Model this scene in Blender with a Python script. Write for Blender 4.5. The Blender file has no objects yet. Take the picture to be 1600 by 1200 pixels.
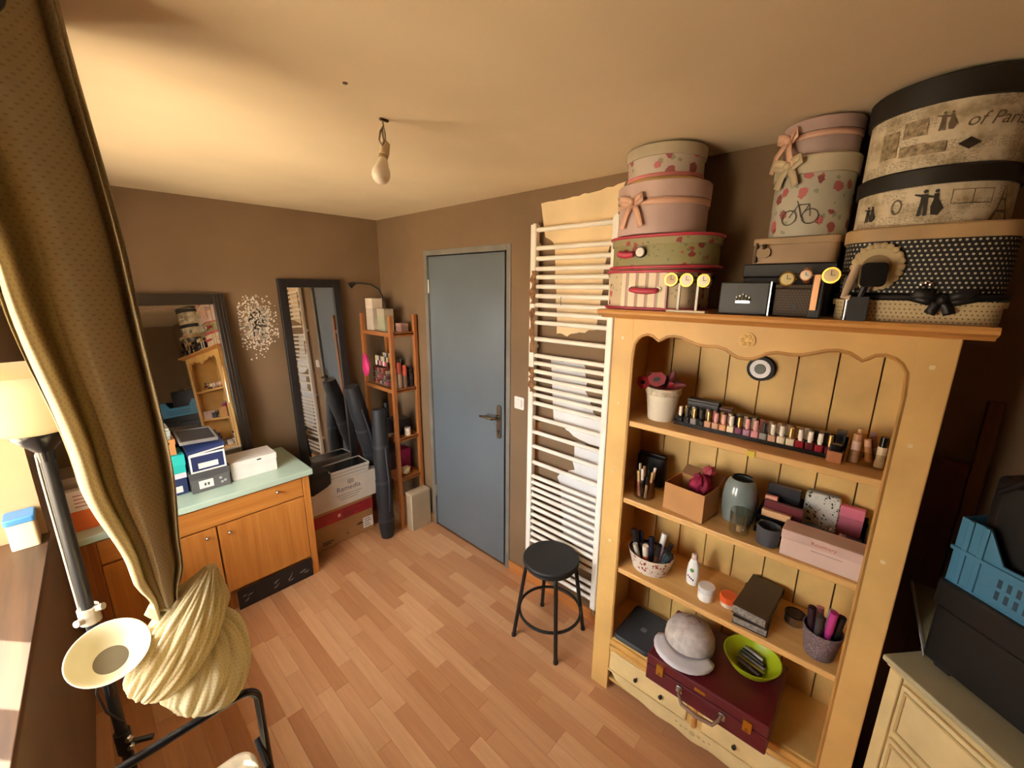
import bpy, math, random
from mathutils import Vector, Matrix
random.seed(7)
S = bpy.context.scene
COL = S.collection

# ------------------------------------------------------------------ camera
F_PX, YAW, PITCH, ROLL, CAM_H = 642.15, 0.827994, 0.233487, 0.0077065, 1.85
cam_d = bpy.data.cameras.new('camera'); cam = bpy.data.objects.new('camera', cam_d); COL.objects.link(cam)
cam_d.sensor_fit = 'HORIZONTAL'; cam_d.sensor_width = 36.0; cam_d.lens = F_PX / 1600 * 36.0; cam_d.clip_start = .02
fw = Vector((math.sin(YAW)*math.cos(PITCH), math.cos(YAW)*math.cos(PITCH), -math.sin(PITCH)))
rt = Vector((math.cos(YAW), -math.sin(YAW), 0)); up = rt.cross(fw)
r2 = rt*math.cos(ROLL) + up*math.sin(ROLL); u2 = -rt*math.sin(ROLL) + up*math.cos(ROLL)
cam.matrix_world = Matrix.Translation((0, 0, CAM_H)) @ Matrix((r2, u2, -fw)).transposed().to_4x4()
S.camera = cam

# ------------------------------------------------------------------ light and exposure
W = bpy.data.worlds.new('World'); S.world = W; W.use_nodes = True
bg = W.node_tree.nodes['Background']; # daylight: pale cool sky above the horizon, sunlit warm ground below it
_t = W.node_tree; _g = _t.nodes.new('ShaderNodeTexCoord'); _sp = _t.nodes.new('ShaderNodeSeparateXYZ'); _r = _t.nodes.new('ShaderNodeValToRGB')
_mr = _t.nodes.new('ShaderNodeMapRange'); _mr.inputs[1].default_value = -1; _mr.inputs[2].default_value = 1
_t.links.new(_g.outputs['Generated'], _sp.inputs[0]); _t.links.new(_sp.outputs['Z'], _mr.inputs[0]); _t.links.new(_mr.outputs[0], _r.inputs[0]); _t.links.new(_r.outputs[0], bg.inputs[0])
_r.color_ramp.elements[0].position = .46; _r.color_ramp.elements[0].color = (.80, .64, .45, 1)
_r.color_ramp.elements[1].position = .54; _r.color_ramp.elements[1].color = (.96, .97, 1.0, 1)
bg.inputs[1].default_value = 27.0
sun_d = bpy.data.lights.new('sun', 'SUN'); sun = bpy.data.objects.new('sun', sun_d); COL.objects.link(sun)
sun_d.energy = 34; sun_d.angle = .009; sun_d.color = (1, .90, .74)
SUN_DIR = Vector((.52, -.66, -.54))
sun.rotation_euler = SUN_DIR.to_track_quat('-Z', 'Y').to_euler(); sun.location = (-4, 5, 6)
S.view_settings.view_transform = 'Standard'; S.view_settings.look = 'None'
S.view_settings.exposure = 0.22; S.view_settings.gamma = 1.0; S.view_settings.use_curve_mapping = False
S.cycles.max_bounces = 10; S.cycles.diffuse_bounces = 6; S.cycles.transparent_max_bounces = 12
S.cycles.use_denoising = True
S.cycles.sample_clamp_indirect = 8.0

# ------------------------------------------------------------------ materials
def lin(h):
    h = h.lstrip('#'); out = []
    for i in (0, 2, 4):
        c = int(h[i:i+2], 16)/255; out.append(c/12.92 if c <= .04045 else ((c+.055)/1.055)**2.4)
    return (*out, 1)
MATS = {}
class N:
    def __init__(s, name):
        s.m = bpy.data.materials.new(name); s.m.use_nodes = True; s.t = s.m.node_tree
        s.b = s.t.nodes['Principled BSDF']; s.out = s.t.nodes['Material Output']
    def n(s, typ, **kw):
        nd = s.t.nodes.new(typ)
        for k, v in kw.items():
            if k.startswith('i_'):
                k2 = k[2:]; nd.inputs[int(k2) if k2.isdigit() else k2.replace('_', ' ')].default_value = v
            else: setattr(nd, k, v)
        return nd
    def l(s, a, b): s.t.links.new(a, b)
    def ramp(s, fac, stops, mode='LINEAR'):
        r = s.n('ShaderNodeValToRGB'); cr = r.color_ramp; cr.interpolation = mode
        while len(cr.elements) < len(stops): cr.elements.new(.5)
        for e, (p, c) in zip(cr.elements, stops): e.position = p; e.color = lin(c) if isinstance(c, str) else c
        s.l(fac, r.inputs[0]); return r.outputs[0]
    def coords(s, kind='Object', scale=(1, 1, 1), loc=None):
        c = s.n('ShaderNodeTexCoord'); mp = s.n('ShaderNodeMapping'); mp.inputs['Scale'].default_value = scale
        if loc is not None: mp.inputs['Location'].default_value = loc
        s.l(c.outputs[kind], mp.inputs[0]); return mp.outputs[0]
    def noise(s, vec, scale=8, detail=3, rough=.5):
        nd = s.n('ShaderNodeTexNoise'); nd.inputs['Scale'].default_value = scale; nd.inputs['Detail'].default_value = detail
        nd.inputs['Roughness'].default_value = rough; s.l(vec, nd.inputs['Vector']); return nd.outputs['Fac']
    def math(s, op, a, b=None, c=None):
        nd = s.n('ShaderNodeMath', operation=op)
        for i, v in enumerate((a, b, c)):
            if v is None: continue
            if isinstance(v, (int, float)): nd.inputs[i].default_value = v
            else: s.l(v, nd.inputs[i])
        return nd.outputs[0]
    def mix(s, fac, a, b):
        nd = s.n('ShaderNodeMix', data_type='RGBA')
        for sock, v in ((nd.inputs[0], fac), (nd.inputs[6], a), (nd.inputs[7], b)):
            if isinstance(v, (int, float)): sock.default_value = v
            elif isinstance(v, str): sock.default_value = lin(v)
            elif isinstance(v, tuple): sock.default_value = v
            else: s.l(v, sock)
        return nd.outputs[2]
    def bump(s, h, strength=.2, dist=.002):
        b = s.n('ShaderNodeBump'); b.inputs['Strength'].default_value = strength; b.inputs['Distance'].default_value = dist
        s.l(h, b.inputs['Height']); s.l(b.outputs[0], s.b.inputs['Normal'])
    def set(s, rough=.6, metal=0, col=None, **kw):
        s.b.inputs['Roughness'].default_value = rough; s.b.inputs['Metallic'].default_value = metal
        if col is not None:
            if isinstance(col, str): s.b.inputs['Base Color'].default_value = lin(col)
            else: s.l(col, s.b.inputs['Base Color'])
        for k, v in kw.items(): s.b.inputs[k.replace('_', ' ')].default_value = v
        return s.m
def shade(h, f):
    h = h.lstrip('#'); return '#' + ''.join('%02x' % max(0, min(255, int(int(h[i:i+2], 16)*f))) for i in (0, 2, 4))
def paint(col, rough=.55, metal=0, var=.12, vs=7, bump=.08, bs=90, **kw):
    key = ('p', col, rough, metal, var, vs, bump, bs, tuple(kw.items()))
    if key in MATS: return MATS[key]
    s = N('paint_' + col.strip('#')); v = s.coords()
    c = s.ramp(s.noise(v, vs), [(.3, shade(col, 1-var)), (.7, shade(col, 1+var*.4))]) if var else col
    if bump: s.bump(s.noise(v, bs, 2), bump)
    MATS[key] = s.set(rough, metal, c, **kw); return MATS[key]
def metal(col, rough=.3):
    return paint(col, rough, 1.0, var=.06, bump=0)
def wood(c1, c2, axis='z', rough=.5, sc=1.0, dense=34):
    key = ('w', c1, c2, axis, rough, sc)
    if key in MATS: return MATS[key]
    s = N('wood_' + c1.strip('#')); k = {'x': (1.6, dense, dense), 'y': (dense, 1.6, dense), 'z': (dense, dense, 1.6)}[axis]
    oi = s.n('ShaderNodeObjectInfo'); c = s.n('ShaderNodeTexCoord'); add = s.n('ShaderNodeVectorMath', operation='ADD')
    mul = s.n('ShaderNodeVectorMath', operation='SCALE'); s.l(c.outputs['Object'], add.inputs[0])
    cx = s.n('ShaderNodeCombineXYZ'); [s.l(oi.outputs['Random'], cx.inputs[i]) for i in range(3)]
    s.l(cx.outputs[0], mul.inputs[0]); mul.inputs['Scale'].default_value = 9; s.l(mul.outputs[0], add.inputs[1])
    mp = s.n('ShaderNodeMapping'); mp.inputs['Scale'].default_value = tuple(x*sc for x in k); s.l(add.outputs[0], mp.inputs[0])
    f = s.noise(mp.outputs[0], 1.0, 5, .6)
    MATS[key] = s.set(rough, 0, s.ramp(f, [(.28, c1), (.72, c2)])); s.bump(f, .12, .001); return MATS[key]
def dots(base, dot, n=60, r=.28, rough=.6, stagger=True):
    key = ('d', base, dot, n, r)
    if key in MATS: return MATS[key]
    s = N('dots'); uv = s.coords('UV', (n, n, 1)); sep = s.n('ShaderNodeSeparateXYZ'); s.l(uv, sep.inputs[0])
    row = s.math('MODULO', s.math('FLOOR', sep.outputs[1]), 2.0)
    u = s.math('ADD', sep.outputs[0], s.math('MULTIPLY', row, .5)) if stagger else sep.outputs[0]
    fx = s.math('SUBTRACT', s.math('FRACT', u), .5); fy = s.math('SUBTRACT', s.math('FRACT', sep.outputs[1]), .5)
    d = s.math('SQRT', s.math('ADD', s.math('MULTIPLY', fx, fx), s.math('MULTIPLY', fy, fy)))
    MATS[key] = s.set(rough, 0, s.mix(s.math('LESS_THAN', d, r), base, dot)); return MATS[key]
def floral(base, spots, leaf, sc=22, thr=.36, rough=.55):
    key = ('f', base, spots, leaf, sc)
    if key in MATS: return MATS[key]
    s = N('floral'); uv = s.coords('UV', (1, 1, 1)); warp = s.n('ShaderNodeTexNoise'); warp.inputs['Scale'].default_value = 70; s.l(uv, warp.inputs['Vector'])
    av = s.n('ShaderNodeVectorMath', operation='MULTIPLY_ADD'); s.l(warp.outputs['Color'], av.inputs[0]); av.inputs[1].default_value = (.018, .018, 0); s.l(uv, av.inputs[2])
    def vor(scale, t):
        v = s.n('ShaderNodeTexVoronoi'); v.inputs['Scale'].default_value = scale; s.l(av.outputs[0], v.inputs['Vector'])
        cs = s.n('ShaderNodeSeparateColor'); s.l(v.outputs['Color'], cs.inputs[0])
        on = s.math('MULTIPLY', s.math('LESS_THAN', v.outputs['Distance'], t), s.math('GREATER_THAN', cs.outputs[0], .45))
        return on, cs.outputs[1]
    m1, rnd = vor(sc, thr); m2, _ = vor(sc*1.7, .26)
    pet = s.mix(rnd, spots, shade(spots, .66)); c = s.mix(m2, base, leaf); c = s.mix(m1, c, pet)
    MATS[key] = s.set(rough, 0, c); return MATS[key]
def stripes(a, b, c3, n=40, rough=.55):
    s = N('stripes'); uv = s.coords('UV', (n, 1, 1)); sep = s.n('ShaderNodeSeparateXYZ'); s.l(uv, sep.inputs[0])
    f = s.math('FRACT', sep.outputs[0]); return s.set(rough, 0, s.ramp(f, [(0, a), (.42, b), (.62, c3), (.75, a)], 'CONSTANT'))
def toile(rough=.6):
    if 'toile' in MATS: return MATS['toile']
    s = N('toile_print'); uv = s.coords('UV', (1, 1, 1)); f = s.noise(uv, 22, 4, .6); g = s.noise(s.coords('UV', (160, 420, 1)), 1.0, 3, .7)
    br = s.n('ShaderNodeTexBrick'); br.inputs['Scale'].default_value = 9; br.inputs['Color1'].default_value = (0, 0, 0, 1); br.inputs['Color2'].default_value = (1, 1, 1, 1)
    br.inputs['Mortar'].default_value = (.2, .2, .2, 1); br.inputs['Mortar Size'].default_value = .02; s.l(uv, br.inputs[0])
    c = s.ramp(f, [(.35, '#a8987a'), (.55, '#d8cbb0'), (.8, '#e6dcc6')])
    txt = s.math('MULTIPLY', s.math('GREATER_THAN', g, .53), s.math('GREATER_THAN', br.outputs['Color'], .55))
    MATS['toile'] = s.set(rough, 0, s.mix(s.math('MULTIPLY', txt, .55), c, '#6d5c46')); return MATS['toile']
def glass(col='#ffffff', rough=.02, mixf=.12):
    key = ('g', col, rough, mixf)
    if key in MATS: return MATS[key]
    s = N('clear_glass'); tr = s.n('ShaderNodeBsdfTransparent'); tr.inputs[0].default_value = lin(col); gl = s.n('ShaderNodeBsdfGlossy'); gl.inputs['Roughness'].default_value = rough
    mx = s.n('ShaderNodeMixShader'); mx.inputs[0].default_value = mixf; s.l(tr.outputs[0], mx.inputs[1]); s.l(gl.outputs[0], mx.inputs[2]); s.l(mx.outputs[0], s.out.inputs[0])
    MATS[key] = s.m; return s.m
def mirror():
    if 'mir' in MATS: return MATS['mir']
    s = N('mirror_glass'); MATS['mir'] = s.set(.015, 1.0, '#d8d6d2'); return MATS['mir']
def curtain_mat():
    s = N('woven_curtain'); uv = s.coords('UV', (120, 120, 1)); sep = s.n('ShaderNodeSeparateXYZ'); s.l(uv, sep.inputs[0])
    row = s.math('MODULO', s.math('FLOOR', sep.outputs[1]), 2.0); u = s.math('ADD', sep.outputs[0], s.math('MULTIPLY', row, .5))
    fx = s.math('SUBTRACT', s.math('FRACT', u), .5); fy = s.math('SUBTRACT', s.math('FRACT', sep.outputs[1]), .5)
    d = s.math('SQRT', s.math('ADD', s.math('MULTIPLY', fx, fx), s.math('MULTIPLY', fy, fy)))
    c = s.mix(s.math('LESS_THAN', d, .19), '#cbbd96', '#b4a47d'); s.set(.85, 0, c); s.bump(d, .25, .001)
    tl = s.n('ShaderNodeBsdfTranslucent'); s.l(c, tl.inputs[0]); mx = s.n('ShaderNodeMixShader'); mx.inputs[0].default_value = .40
    s.l(s.b.outputs[0], mx.inputs[1]); s.l(tl.outputs[0], mx.inputs[2]); s.l(mx.outputs[0], s.out.inputs[0]); return s.m
def plank_mat():
    s = N('laminate_strip'); oi = s.n('ShaderNodeObjectInfo'); c = s.n('ShaderNodeTexCoord'); cx = s.n('ShaderNodeCombineXYZ')
    [s.l(oi.outputs['Random'], cx.inputs[i]) for i in range(3)]; sc = s.n('ShaderNodeVectorMath', operation='SCALE'); s.l(cx.outputs[0], sc.inputs[0]); sc.inputs['Scale'].default_value = 13
    ad = s.n('ShaderNodeVectorMath', operation='ADD'); s.l(c.outputs['Object'], ad.inputs[0]); s.l(sc.outputs[0], ad.inputs[1])
    mp = s.n('ShaderNodeMapping'); mp.inputs['Scale'].default_value = (55, 3.2, 55); s.l(ad.outputs[0], mp.inputs[0]); g = s.noise(mp.outputs[0], 1, 5, .6)
    tone = s.ramp(oi.outputs['Random'], [(0, '#b98258'), (.3, '#c79267'), (.6, '#d09d72'), (1, '#dbac80')])
    dark = s.mix(g, (.62, .56, .5, 1), (1.12, 1.12, 1.12, 1)); nd = s.n('ShaderNodeMix', data_type='RGBA', blend_type='MULTIPLY'); nd.inputs[0].default_value = .75
    s.l(tone, nd.inputs[6]); s.l(dark, nd.inputs[7]); s.set(.38, 0, nd.outputs[2]); return s.m

# ------------------------------------------------------------------ mesh building
LOC = {}
class MB:
    def __init__(s): s.v = []; s.f = []; s.uv = {}
    def add(s, vs, fs, uvs=None):
        o = len(s.v); s.v += [tuple(p) for p in vs]
        for i, f in enumerate(fs):
            if uvs: s.uv[len(s.f)] = uvs[i]
            s.f.append(tuple(o+k for k in f))
        return s
    def box(s, x0, x1, y0, y1, z0, z1, R=None, c=None):
        vs = [(x, y, z) for x in (x0, x1) for y in (y0, y1) for z in (z0, z1)]
        if R is not None:
            c = Vector(c); vs = [tuple(R @ Vector(p) + c) for p in vs]
        w = (max(x1-x0, y1-y0), z1-z0)
        fs = [(0, 1, 3, 2), (4, 6, 7, 5), (0, 4, 5, 1), (2, 3, 7, 6), (0, 2, 6, 4), (1, 5, 7, 3)]
        ax = [(1, 2), (1, 2), (0, 2), (0, 2), (0, 1), (0, 1)]
        raw = [(x, y, z) for x in (x0, x1) for y in (y0, y1) for z in (z0, z1)]
        return s.add(vs, fs, [[(raw[k][a], raw[k][b]) for k in f] for f, (a, b) in zip(fs, ax)])
    def cbox(s, c, size, R=None):
        a, b, d = (q/2 for q in size)
        if R is None: R = Matrix.Identity(3)
        return s.box(-a, a, -b, b, -d, d, R, c)
    def lathe(s, cx, cy, prof, n=28, sx=1., sy=1., pw=2.0, caps=True, a0=0., a1=2*math.pi):
        full = abs(a1-a0) > 6.28; k = n if full else n+1; vs = []; L = [0]
        for (q, w) in zip(prof, prof[1:]): L.append(L[-1]+math.hypot(q[0]-w[0], q[1]-w[1]))
        R0 = max(p[0] for p in prof)*max(sx, sy)
        for r, z in prof:
            for i in range(k):
                a = a0+(a1-a0)*i/n; ca, sa = math.cos(a), math.sin(a)
                if pw != 2.0:
                    ca = math.copysign(abs(ca)**(2/pw), ca); sa = math.copysign(abs(sa)**(2/pw), sa)
                vs.append((cx+r*sx*ca, cy+r*sy*sa, z))
        fs = []; uv = []; jm = max(range(len(prof)), key=lambda q: prof[q][0]); U = [0]
        for i in range(n):
            p, q = vs[jm*k+i], vs[jm*k+(i+1) % k]; U.append(U[-1]+math.hypot(p[0]-q[0], p[1]-q[1]))
        for j in range(len(prof)-1):
            for i in range(n):
                i2 = (i+1) % k; fs.append((j*k+i, j*k+i2, (j+1)*k+i2, (j+1)*k+i))
                uv.append([(U[i], L[j]), (U[i+1], L[j]), (U[i+1], L[j+1]), (U[i], L[j+1])])
        if caps and full:
            for j, rev in ((0, True), (len(prof)-1, False)):
                if prof[j][0] > 1e-5:
                    ring = [j*k+i for i in range(k)]; ring = ring[::-1] if rev else ring; fs.append(tuple(ring)); uv.append([(vs[q][0], vs[q][1]) for q in ring])
        return s.add(vs, fs, uv)
    def tube(s, path, r, n=8, closed=False, caps=True, sq=1.0):
        P = [Vector(p) for p in path]; m = len(P); rs = r if isinstance(r, (list, tuple)) else [r]*m
        T = []
        for i in range(m):
            if closed: t = P[(i+1) % m]-P[i-1]
            else: t = P[min(i+1, m-1)]-P[max(i-1, 0)]
            T.append(t.normalized())
        nrm = T[0].orthogonal().normalized(); vs = []
        if abs(T[0].z) < .9: nrm = (Vector((0, 0, 1))-T[0]*T[0].z).normalized()
        for i in range(m):
            nrm = (nrm-T[i]*nrm.dot(T[i])).normalized(); b = T[i].cross(nrm)
            for k in range(n):
                a = 2*math.pi*k/n; vs.append(P[i]+(nrm*math.cos(a)*sq+b*math.sin(a))*rs[i])
        fs = []
        for i in range(m if closed else m-1):
            j = (i+1) % m
            for k in range(n): k2 = (k+1) % n; fs.append((i*n+k, i*n+k2, j*n+k2, j*n+k))
        if caps and not closed: fs += [tuple(range(n))[::-1], tuple((m-1)*n+k for k in range(n))]
        return s.add(vs, fs)
    def cyl(s, a, b, r, r2=None, n=14): return s.tube([a, b], [r, r if r2 is None else r2], n)
    def prism(s, poly, lo, hi, axis='z'):
        def P(p, h): return {'z': (p[0], p[1], h), 'x': (h, p[0], p[1]), 'y': (p[0], h, p[1])}[axis]
        n = len(poly); ar = sum(poly[i][0]*poly[(i+1) % n][1]-poly[(i+1) % n][0]*poly[i][1] for i in range(n))
        if (ar < 0) != (axis == 'y'): poly = poly[::-1]
        vs = [P(p, lo) for p in poly]+[P(p, hi) for p in poly]
        fs = [tuple(range(n))[::-1], tuple(range(n, 2*n))]+[(i, (i+1) % n, n+(i+1) % n, n+i) for i in range(n)]
        uv = [[poly[k % n] for k in f] for f in fs]
        return s.add(vs, fs, uv)
    def sphere(s, c, r, n=12, m=8, sc=(1, 1, 1)):
        o = MB(); o.lathe(0, 0, [(max(1e-4, r*math.sin(math.pi*j/m)), -r*math.cos(math.pi*j/m)) for j in range(m+1)], n)
        return s.add([(c[0]+p[0]*sc[0], c[1]+p[1]*sc[1], c[2]+p[2]*sc[2]) for p in o.v], o.f)
    def build(s, name, mat, parent=None, smooth=True, bev=0, sharp=35, loc=None, label=None, cat=None, group=None, kind=None, rz=0, solid=0, sub=0):
        off = Vector(LOC.get(parent.name, (0, 0, 0))) if parent is not None else Vector(loc if loc is not None else (0, 0, 0))
        me = bpy.data.meshes.new(name); vv = [tuple(Vector(p)-off) for p in s.v]
        me.from_pydata(vv, [], s.f); me.update()
        if s.uv:
            ul = me.uv_layers.new(name='UVMap')
            for p in me.polygons:
                u = s.uv.get(p.index)
                if u:
                    for li, q in zip(p.loop_indices, u): ul.data[li].uv = q
        if smooth:
            me.polygons.foreach_set('use_smooth', [True]*len(me.polygons))
            if sharp < 180: me.set_sharp_from_angle(angle=math.radians(sharp))
        me.materials.append(mat)
        o = bpy.data.objects.new(name, me); COL.objects.link(o)
        if parent is not None: o.parent = parent; LOC[o.name] = tuple(off)
        else: o.location = off; LOC[o.name] = tuple(off)
        if rz: o.rotation_euler[2] = rz
        if solid:
            md = o.modifiers.new('solid', 'SOLIDIFY'); md.thickness = solid; md.offset = 0
        if sub:
            md = o.modifiers.new('sub', 'SUBSURF'); md.levels = sub; md.render_levels = sub
        if bev:
            md = o.modifiers.new('bev', 'BEVEL'); md.width = bev; md.segments = 2; md.limit_method = 'ANGLE'; md.angle_limit = math.radians(50)
        if label: o['label'] = label
        if cat: o['category'] = cat
        if group: o['group'] = group
        if kind: o['kind'] = kind
        return o
def thing(name, label, cat, loc=(0, 0, 0), rz=0, group=None, local=False):
    o = bpy.data.objects.new(name, None); COL.objects.link(o); o.location = loc; o.rotation_euler[2] = rz; o.empty_display_size = .05
    o['label'] = label; o['category'] = cat
    if group: o['group'] = group
    LOC[o.name] = (0, 0, 0) if (rz or local) else tuple(loc); return o
def dup(root, loc, rz=None, label=None):
    r = root.copy(); COL.objects.link(r); r.location = loc
    if rz is not None: r.rotation_euler[2] = rz
    if label: r['label'] = label
    for ch in list(root.children):
        c = ch.copy(); COL.objects.link(c); c.parent = r
        for g in list(ch.children):
            d = g.copy(); COL.objects.link(d); d.parent = c
    return r
def text(body, size, fn, shear=0.):
    """lettering as flat faces; fn maps (x right, y up, 0) of the line, centred, to world"""
    cu = bpy.data.curves.new('t', 'FONT'); cu.body = body; cu.size = size; cu.align_x = 'CENTER'; cu.align_y = 'CENTER'; cu.resolution_u = 3; cu.shear = shear
    o = bpy.data.objects.new('t', cu); COL.objects.link(o); dg = bpy.context.evaluated_depsgraph_get(); me = bpy.data.meshes.new_from_object(o.evaluated_get(dg))
    mb = MB(); mb.add([fn(v.co.x, v.co.y) for v in me.vertices], [tuple(p.vertices) for p in me.polygons])
    bpy.data.objects.remove(o); bpy.data.curves.remove(cu); bpy.data.meshes.remove(me); return mb
def face_x(x, yc, zc, slope=0):    # print on a face that looks to -X: reading direction is -Y
    return lambda u, v: (x, yc-u, zc+v+slope*u)
def face_y(y, xc, zc): return lambda u, v: (xc+u, y, zc+v)
def on_cyl(cx, cy, r, a0, zc, sx=1, sy=1):   # a0: angle of the centre, text runs with increasing angle
    return lambda u, v: (cx+r*sx*math.cos(a0+u/r), cy+r*sy*math.sin(a0+u/r), zc+v)
def rotz(a): return Matrix.Rotation(a, 3, 'Z')
def rrect(x0, x1, y0, y1, r, n=4):
    pts = []
    for cx, cy, a in ((x1-r, y1-r, 0), (x0+r, y1-r, 90), (x0+r, y0+r, 180), (x1-r, y0+r, 270)):
        for i in range(n+1): t = math.radians(a+90*i/n); pts.append((cx+r*math.cos(t), cy+r*math.sin(t)))
    return pts

# common materials
BROWN = paint('#7a6147', .75, var=.06, vs=3, bump=.12, bs=160)
CEIL = paint('#e2cfae', .85, var=.05, vs=1.5, bump=.06, bs=120)
CREAMPAINT = paint('#a88a62', .7, var=.06, vs=3)
BLACK = paint('#17161a', .5, var=.05, bump=.05)
BLACKGLOSS = paint('#0f0f11', .22, var=0, bump=0)
BLACKMETAL = paint('#111113', .45, 0, var=0, bump=0)
WHITE = paint('#e9e6e0', .5, var=.05, bump=.03)
RADW = paint('#f3efe6', .35, var=.05, vs=4, bump=.04)
GREY = paint('#6c6c70', .6)
CHROME = metal('#c9c7c4', .2)
GOLD = metal('#d8a948', .28)
BRASS = metal('#b98d42', .35)

# ------------------------------------------------------------------ room
XD, YB, ZC = 1.765, 3.05, 2.335
YF = -1.2
def XL(y): return -.19+(y-2.2)*.045            # window wall runs slightly askew
fl = MB().box(-.75, 1.98, YF-.15, YB+.15, -.06, -.008).build('floor', paint('#8a5c3c', .5), smooth=False, kind='structure')
PLK = plank_mat()
def planks():
    w = .066; x = -.345; meshes = {}; col = 0; n = 0; rnd = random.Random(3); rest = MB()
    while x < XD-.001:
        x1 = min(x+w, XD); y = YF+(.12, .31, .22, .4, .05)[col % 5]-.45
        while y < YB:
            L = rnd.choice((.3, .38, .45, .52)); y1 = y+L; a, b = max(y, YF), min(y1, YB); y = y1
            if b-a < .02: continue
            cx, cy = (x+x1)/2, (a+b)/2
            vis = cy > .42 and (cx*.78+cy > 1.02) and not (cx < .88 and cy > 2.62) and not (cx > 1.5 and cy < .75)
            if vis and n < 296:
                key = (round(x1-x, 4), round(b-a, 4))
                if key not in meshes:
                    m = MB().box(-(x1-x)/2+.0004, (x1-x)/2-.0004, -(b-a)/2+.0005, (b-a)/2-.0005, -.008, 0)
                    o = m.build('plank', PLK, fl, smooth=False); meshes[key] = o.data
                else:
                    o = bpy.data.objects.new('plank', meshes[key]); COL.objects.link(o); o.parent = fl
                o.location = (cx, cy, 0); n += 1
            else: rest.box(x+.0004, x1-.0004, a+.0005, b-.0005, -.008, 0)
        x = x1; col += 1
    rest.build('plank_field', PLK, fl, smooth=False, kind='stuff')
planks()
MB().box(-1.0, 1.98, YF-.15, YB+.15, ZC, ZC+.1).build('ceiling', CEIL, smooth=False, kind='structure')
MB().box(-1.0, 1.98, YB, YB+.12, 0, ZC).build('wall_back', BROWN, smooth=False, kind='structure')
MB().box(-1.0, 1.98, YF-.12, YF, 0, ZC).build('wall_front', BROWN, smooth=False, kind='structure')
DY0, DY1, DZ = 1.662, 2.425, 2.052
wr = MB().box(XD, XD+.14, YF, DY0, 0, ZC).box(XD, XD+.14, DY1, YB, 0, ZC).box(XD, XD+.14, DY0, DY1, DZ, ZC).build('wall_right', BROWN, smooth=False, kind='structure')
MB().box(XD+.14, XD+.2, 1.4, 2.7, 0, ZC).build('hall_shade_backing', paint('#241d17', .9), smooth=False, kind='structure')  # backing behind the door gap, hallway shade put into its dark colour
def lquad(y0, y1, d0, d1): return [(XL(y0)-d0, y0), (XL(y1)-d0, y1), (XL(y1)-d1, y1), (XL(y0)-d1, y0)]
WY0, WY1, SILL, WTOP = .72, 2.43, .85, 2.03
wl = MB()
wl.prism(lquad(YF, WY1, 0, .62), 0, SILL-.03).prism(lquad(YF, WY1, 0, .62), WTOP, ZC)
wl.prism(lquad(WY1, YB, 0, .62), 0, ZC).prism(lquad(YF, WY0, 0, .62), SILL-.03, WTOP)
wl.build('wall_left', BROWN, smooth=False, kind='structure')
MB().prism(lquad(WY0, WY1, -.004, .62), SILL-.03, SILL).build('trim_1', wood('#38261a', '#5c4029', 'y', .5), smooth=False, kind='structure', bev=.002)
MB().prism(lquad(WY1-.012, WY1, .003, .60), SILL, WTOP).build('trim_2', CREAMPAINT, smooth=False, kind='structure')
# window: posts, rails, panes
win = MB().prism(lquad(WY0, WY1-.012, .47, .53), SILL, SILL+.07).prism(lquad(WY0, WY1-.012, .47, .53), WTOP-.07, WTOP)
PST = [(.72, .80), (1.24, 1.36), (1.88, 1.96), (2.30, 2.418)]
for a, b in PST: win.prism(lquad(a, b, .47, .53), SILL+.07, WTOP-.07)
wo = win.build('window_1', paint('#efeae0', .4), smooth=False, kind='structure')
for (a, b), (c, d) in zip(PST, PST[1:]): MB().prism(lquad(b, c, .497, .5), SILL+.07, WTOP-.07).build('pane', glass('#fbfaf6', .0, .05), wo, smooth=False)
# skirting
SK = wood('#a8642e', '#c98445', 'y', .45)
MB().box(XD-.012, XD, .805, 1.628, 0, .075).box(XD-.012, XD, DY1+.035, YB, 0, .075).box(XD-.012, XD, YF, -.135, 0, .075).build('baseboard_right', SK, smooth=False, kind='structure', bev=.002)
MB().box(.9, XD-.012, YB-.012, YB, 0, .075).build('baseboard_back', wood('#a8642e', '#c98445', 'x', .45), smooth=False, kind='structure', bev=.002)
# door frame, door
FRM = paint('#77736c', .5)
dfm = MB().box(XD-.006, XD, 1.632, DY0+.004, 0, DZ+.03).box(XD-.006, XD, DY1-.004, DY1+.03, 0, DZ+.03).box(XD-.006, XD, DY0+.004, DY1-.004, DZ-.004, DZ+.03)
dfm.box(XD, XD+.05, DY0, DY0+.004, 0, DZ).box(XD, XD+.05, DY1-.004, DY1, 0, DZ).box(XD, XD+.05, DY0+.004, DY1-.004, DZ-.004, DZ)
dfm.build('trim_3', FRM, smooth=False, kind='structure', bev=.003)
DOORM = paint('#60686f', .42, var=.05, vs=2, bump=.03)
door = MB().box(XD+.006, XD+.046, 1.692, 2.418, .008, 2.042).build('door_1', DOORM, smooth=False, kind='structure', bev=.003)
pl = MB().prism(rrect(1.712, 1.752, .905, 1.125, .018), XD-.002, XD+.006, 'x').build('lock_plate', metal('#8d8273', .35), door, bev=.0015)
MB().cyl((XD-.004, 1.732, .955), (XD-.0005, 1.732, .955), .008).box(XD-.004, XD-.001, 1.729, 1.735, .932, .955).build('keyhole', BLACK, pl)
MB().tube([(XD+.002, 1.732, 1.045), (XD-.045, 1.732, 1.045), (XD-.055, 1.742, 1.045), (XD-.055, 1.80, 1.046), (XD-.052, 1.85, 1.04)], [.011, .011, .0115, .0095, .008], 12).build('handle', metal('#a39a8c', .25), door, label='brushed metal lever handle')
MB().cyl((XD-.012, 1.732, 1.045), (XD+.004, 1.732, 1.045), .019, n=18).build('handle_rose', metal('#a39a8c', .25), door)
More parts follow.
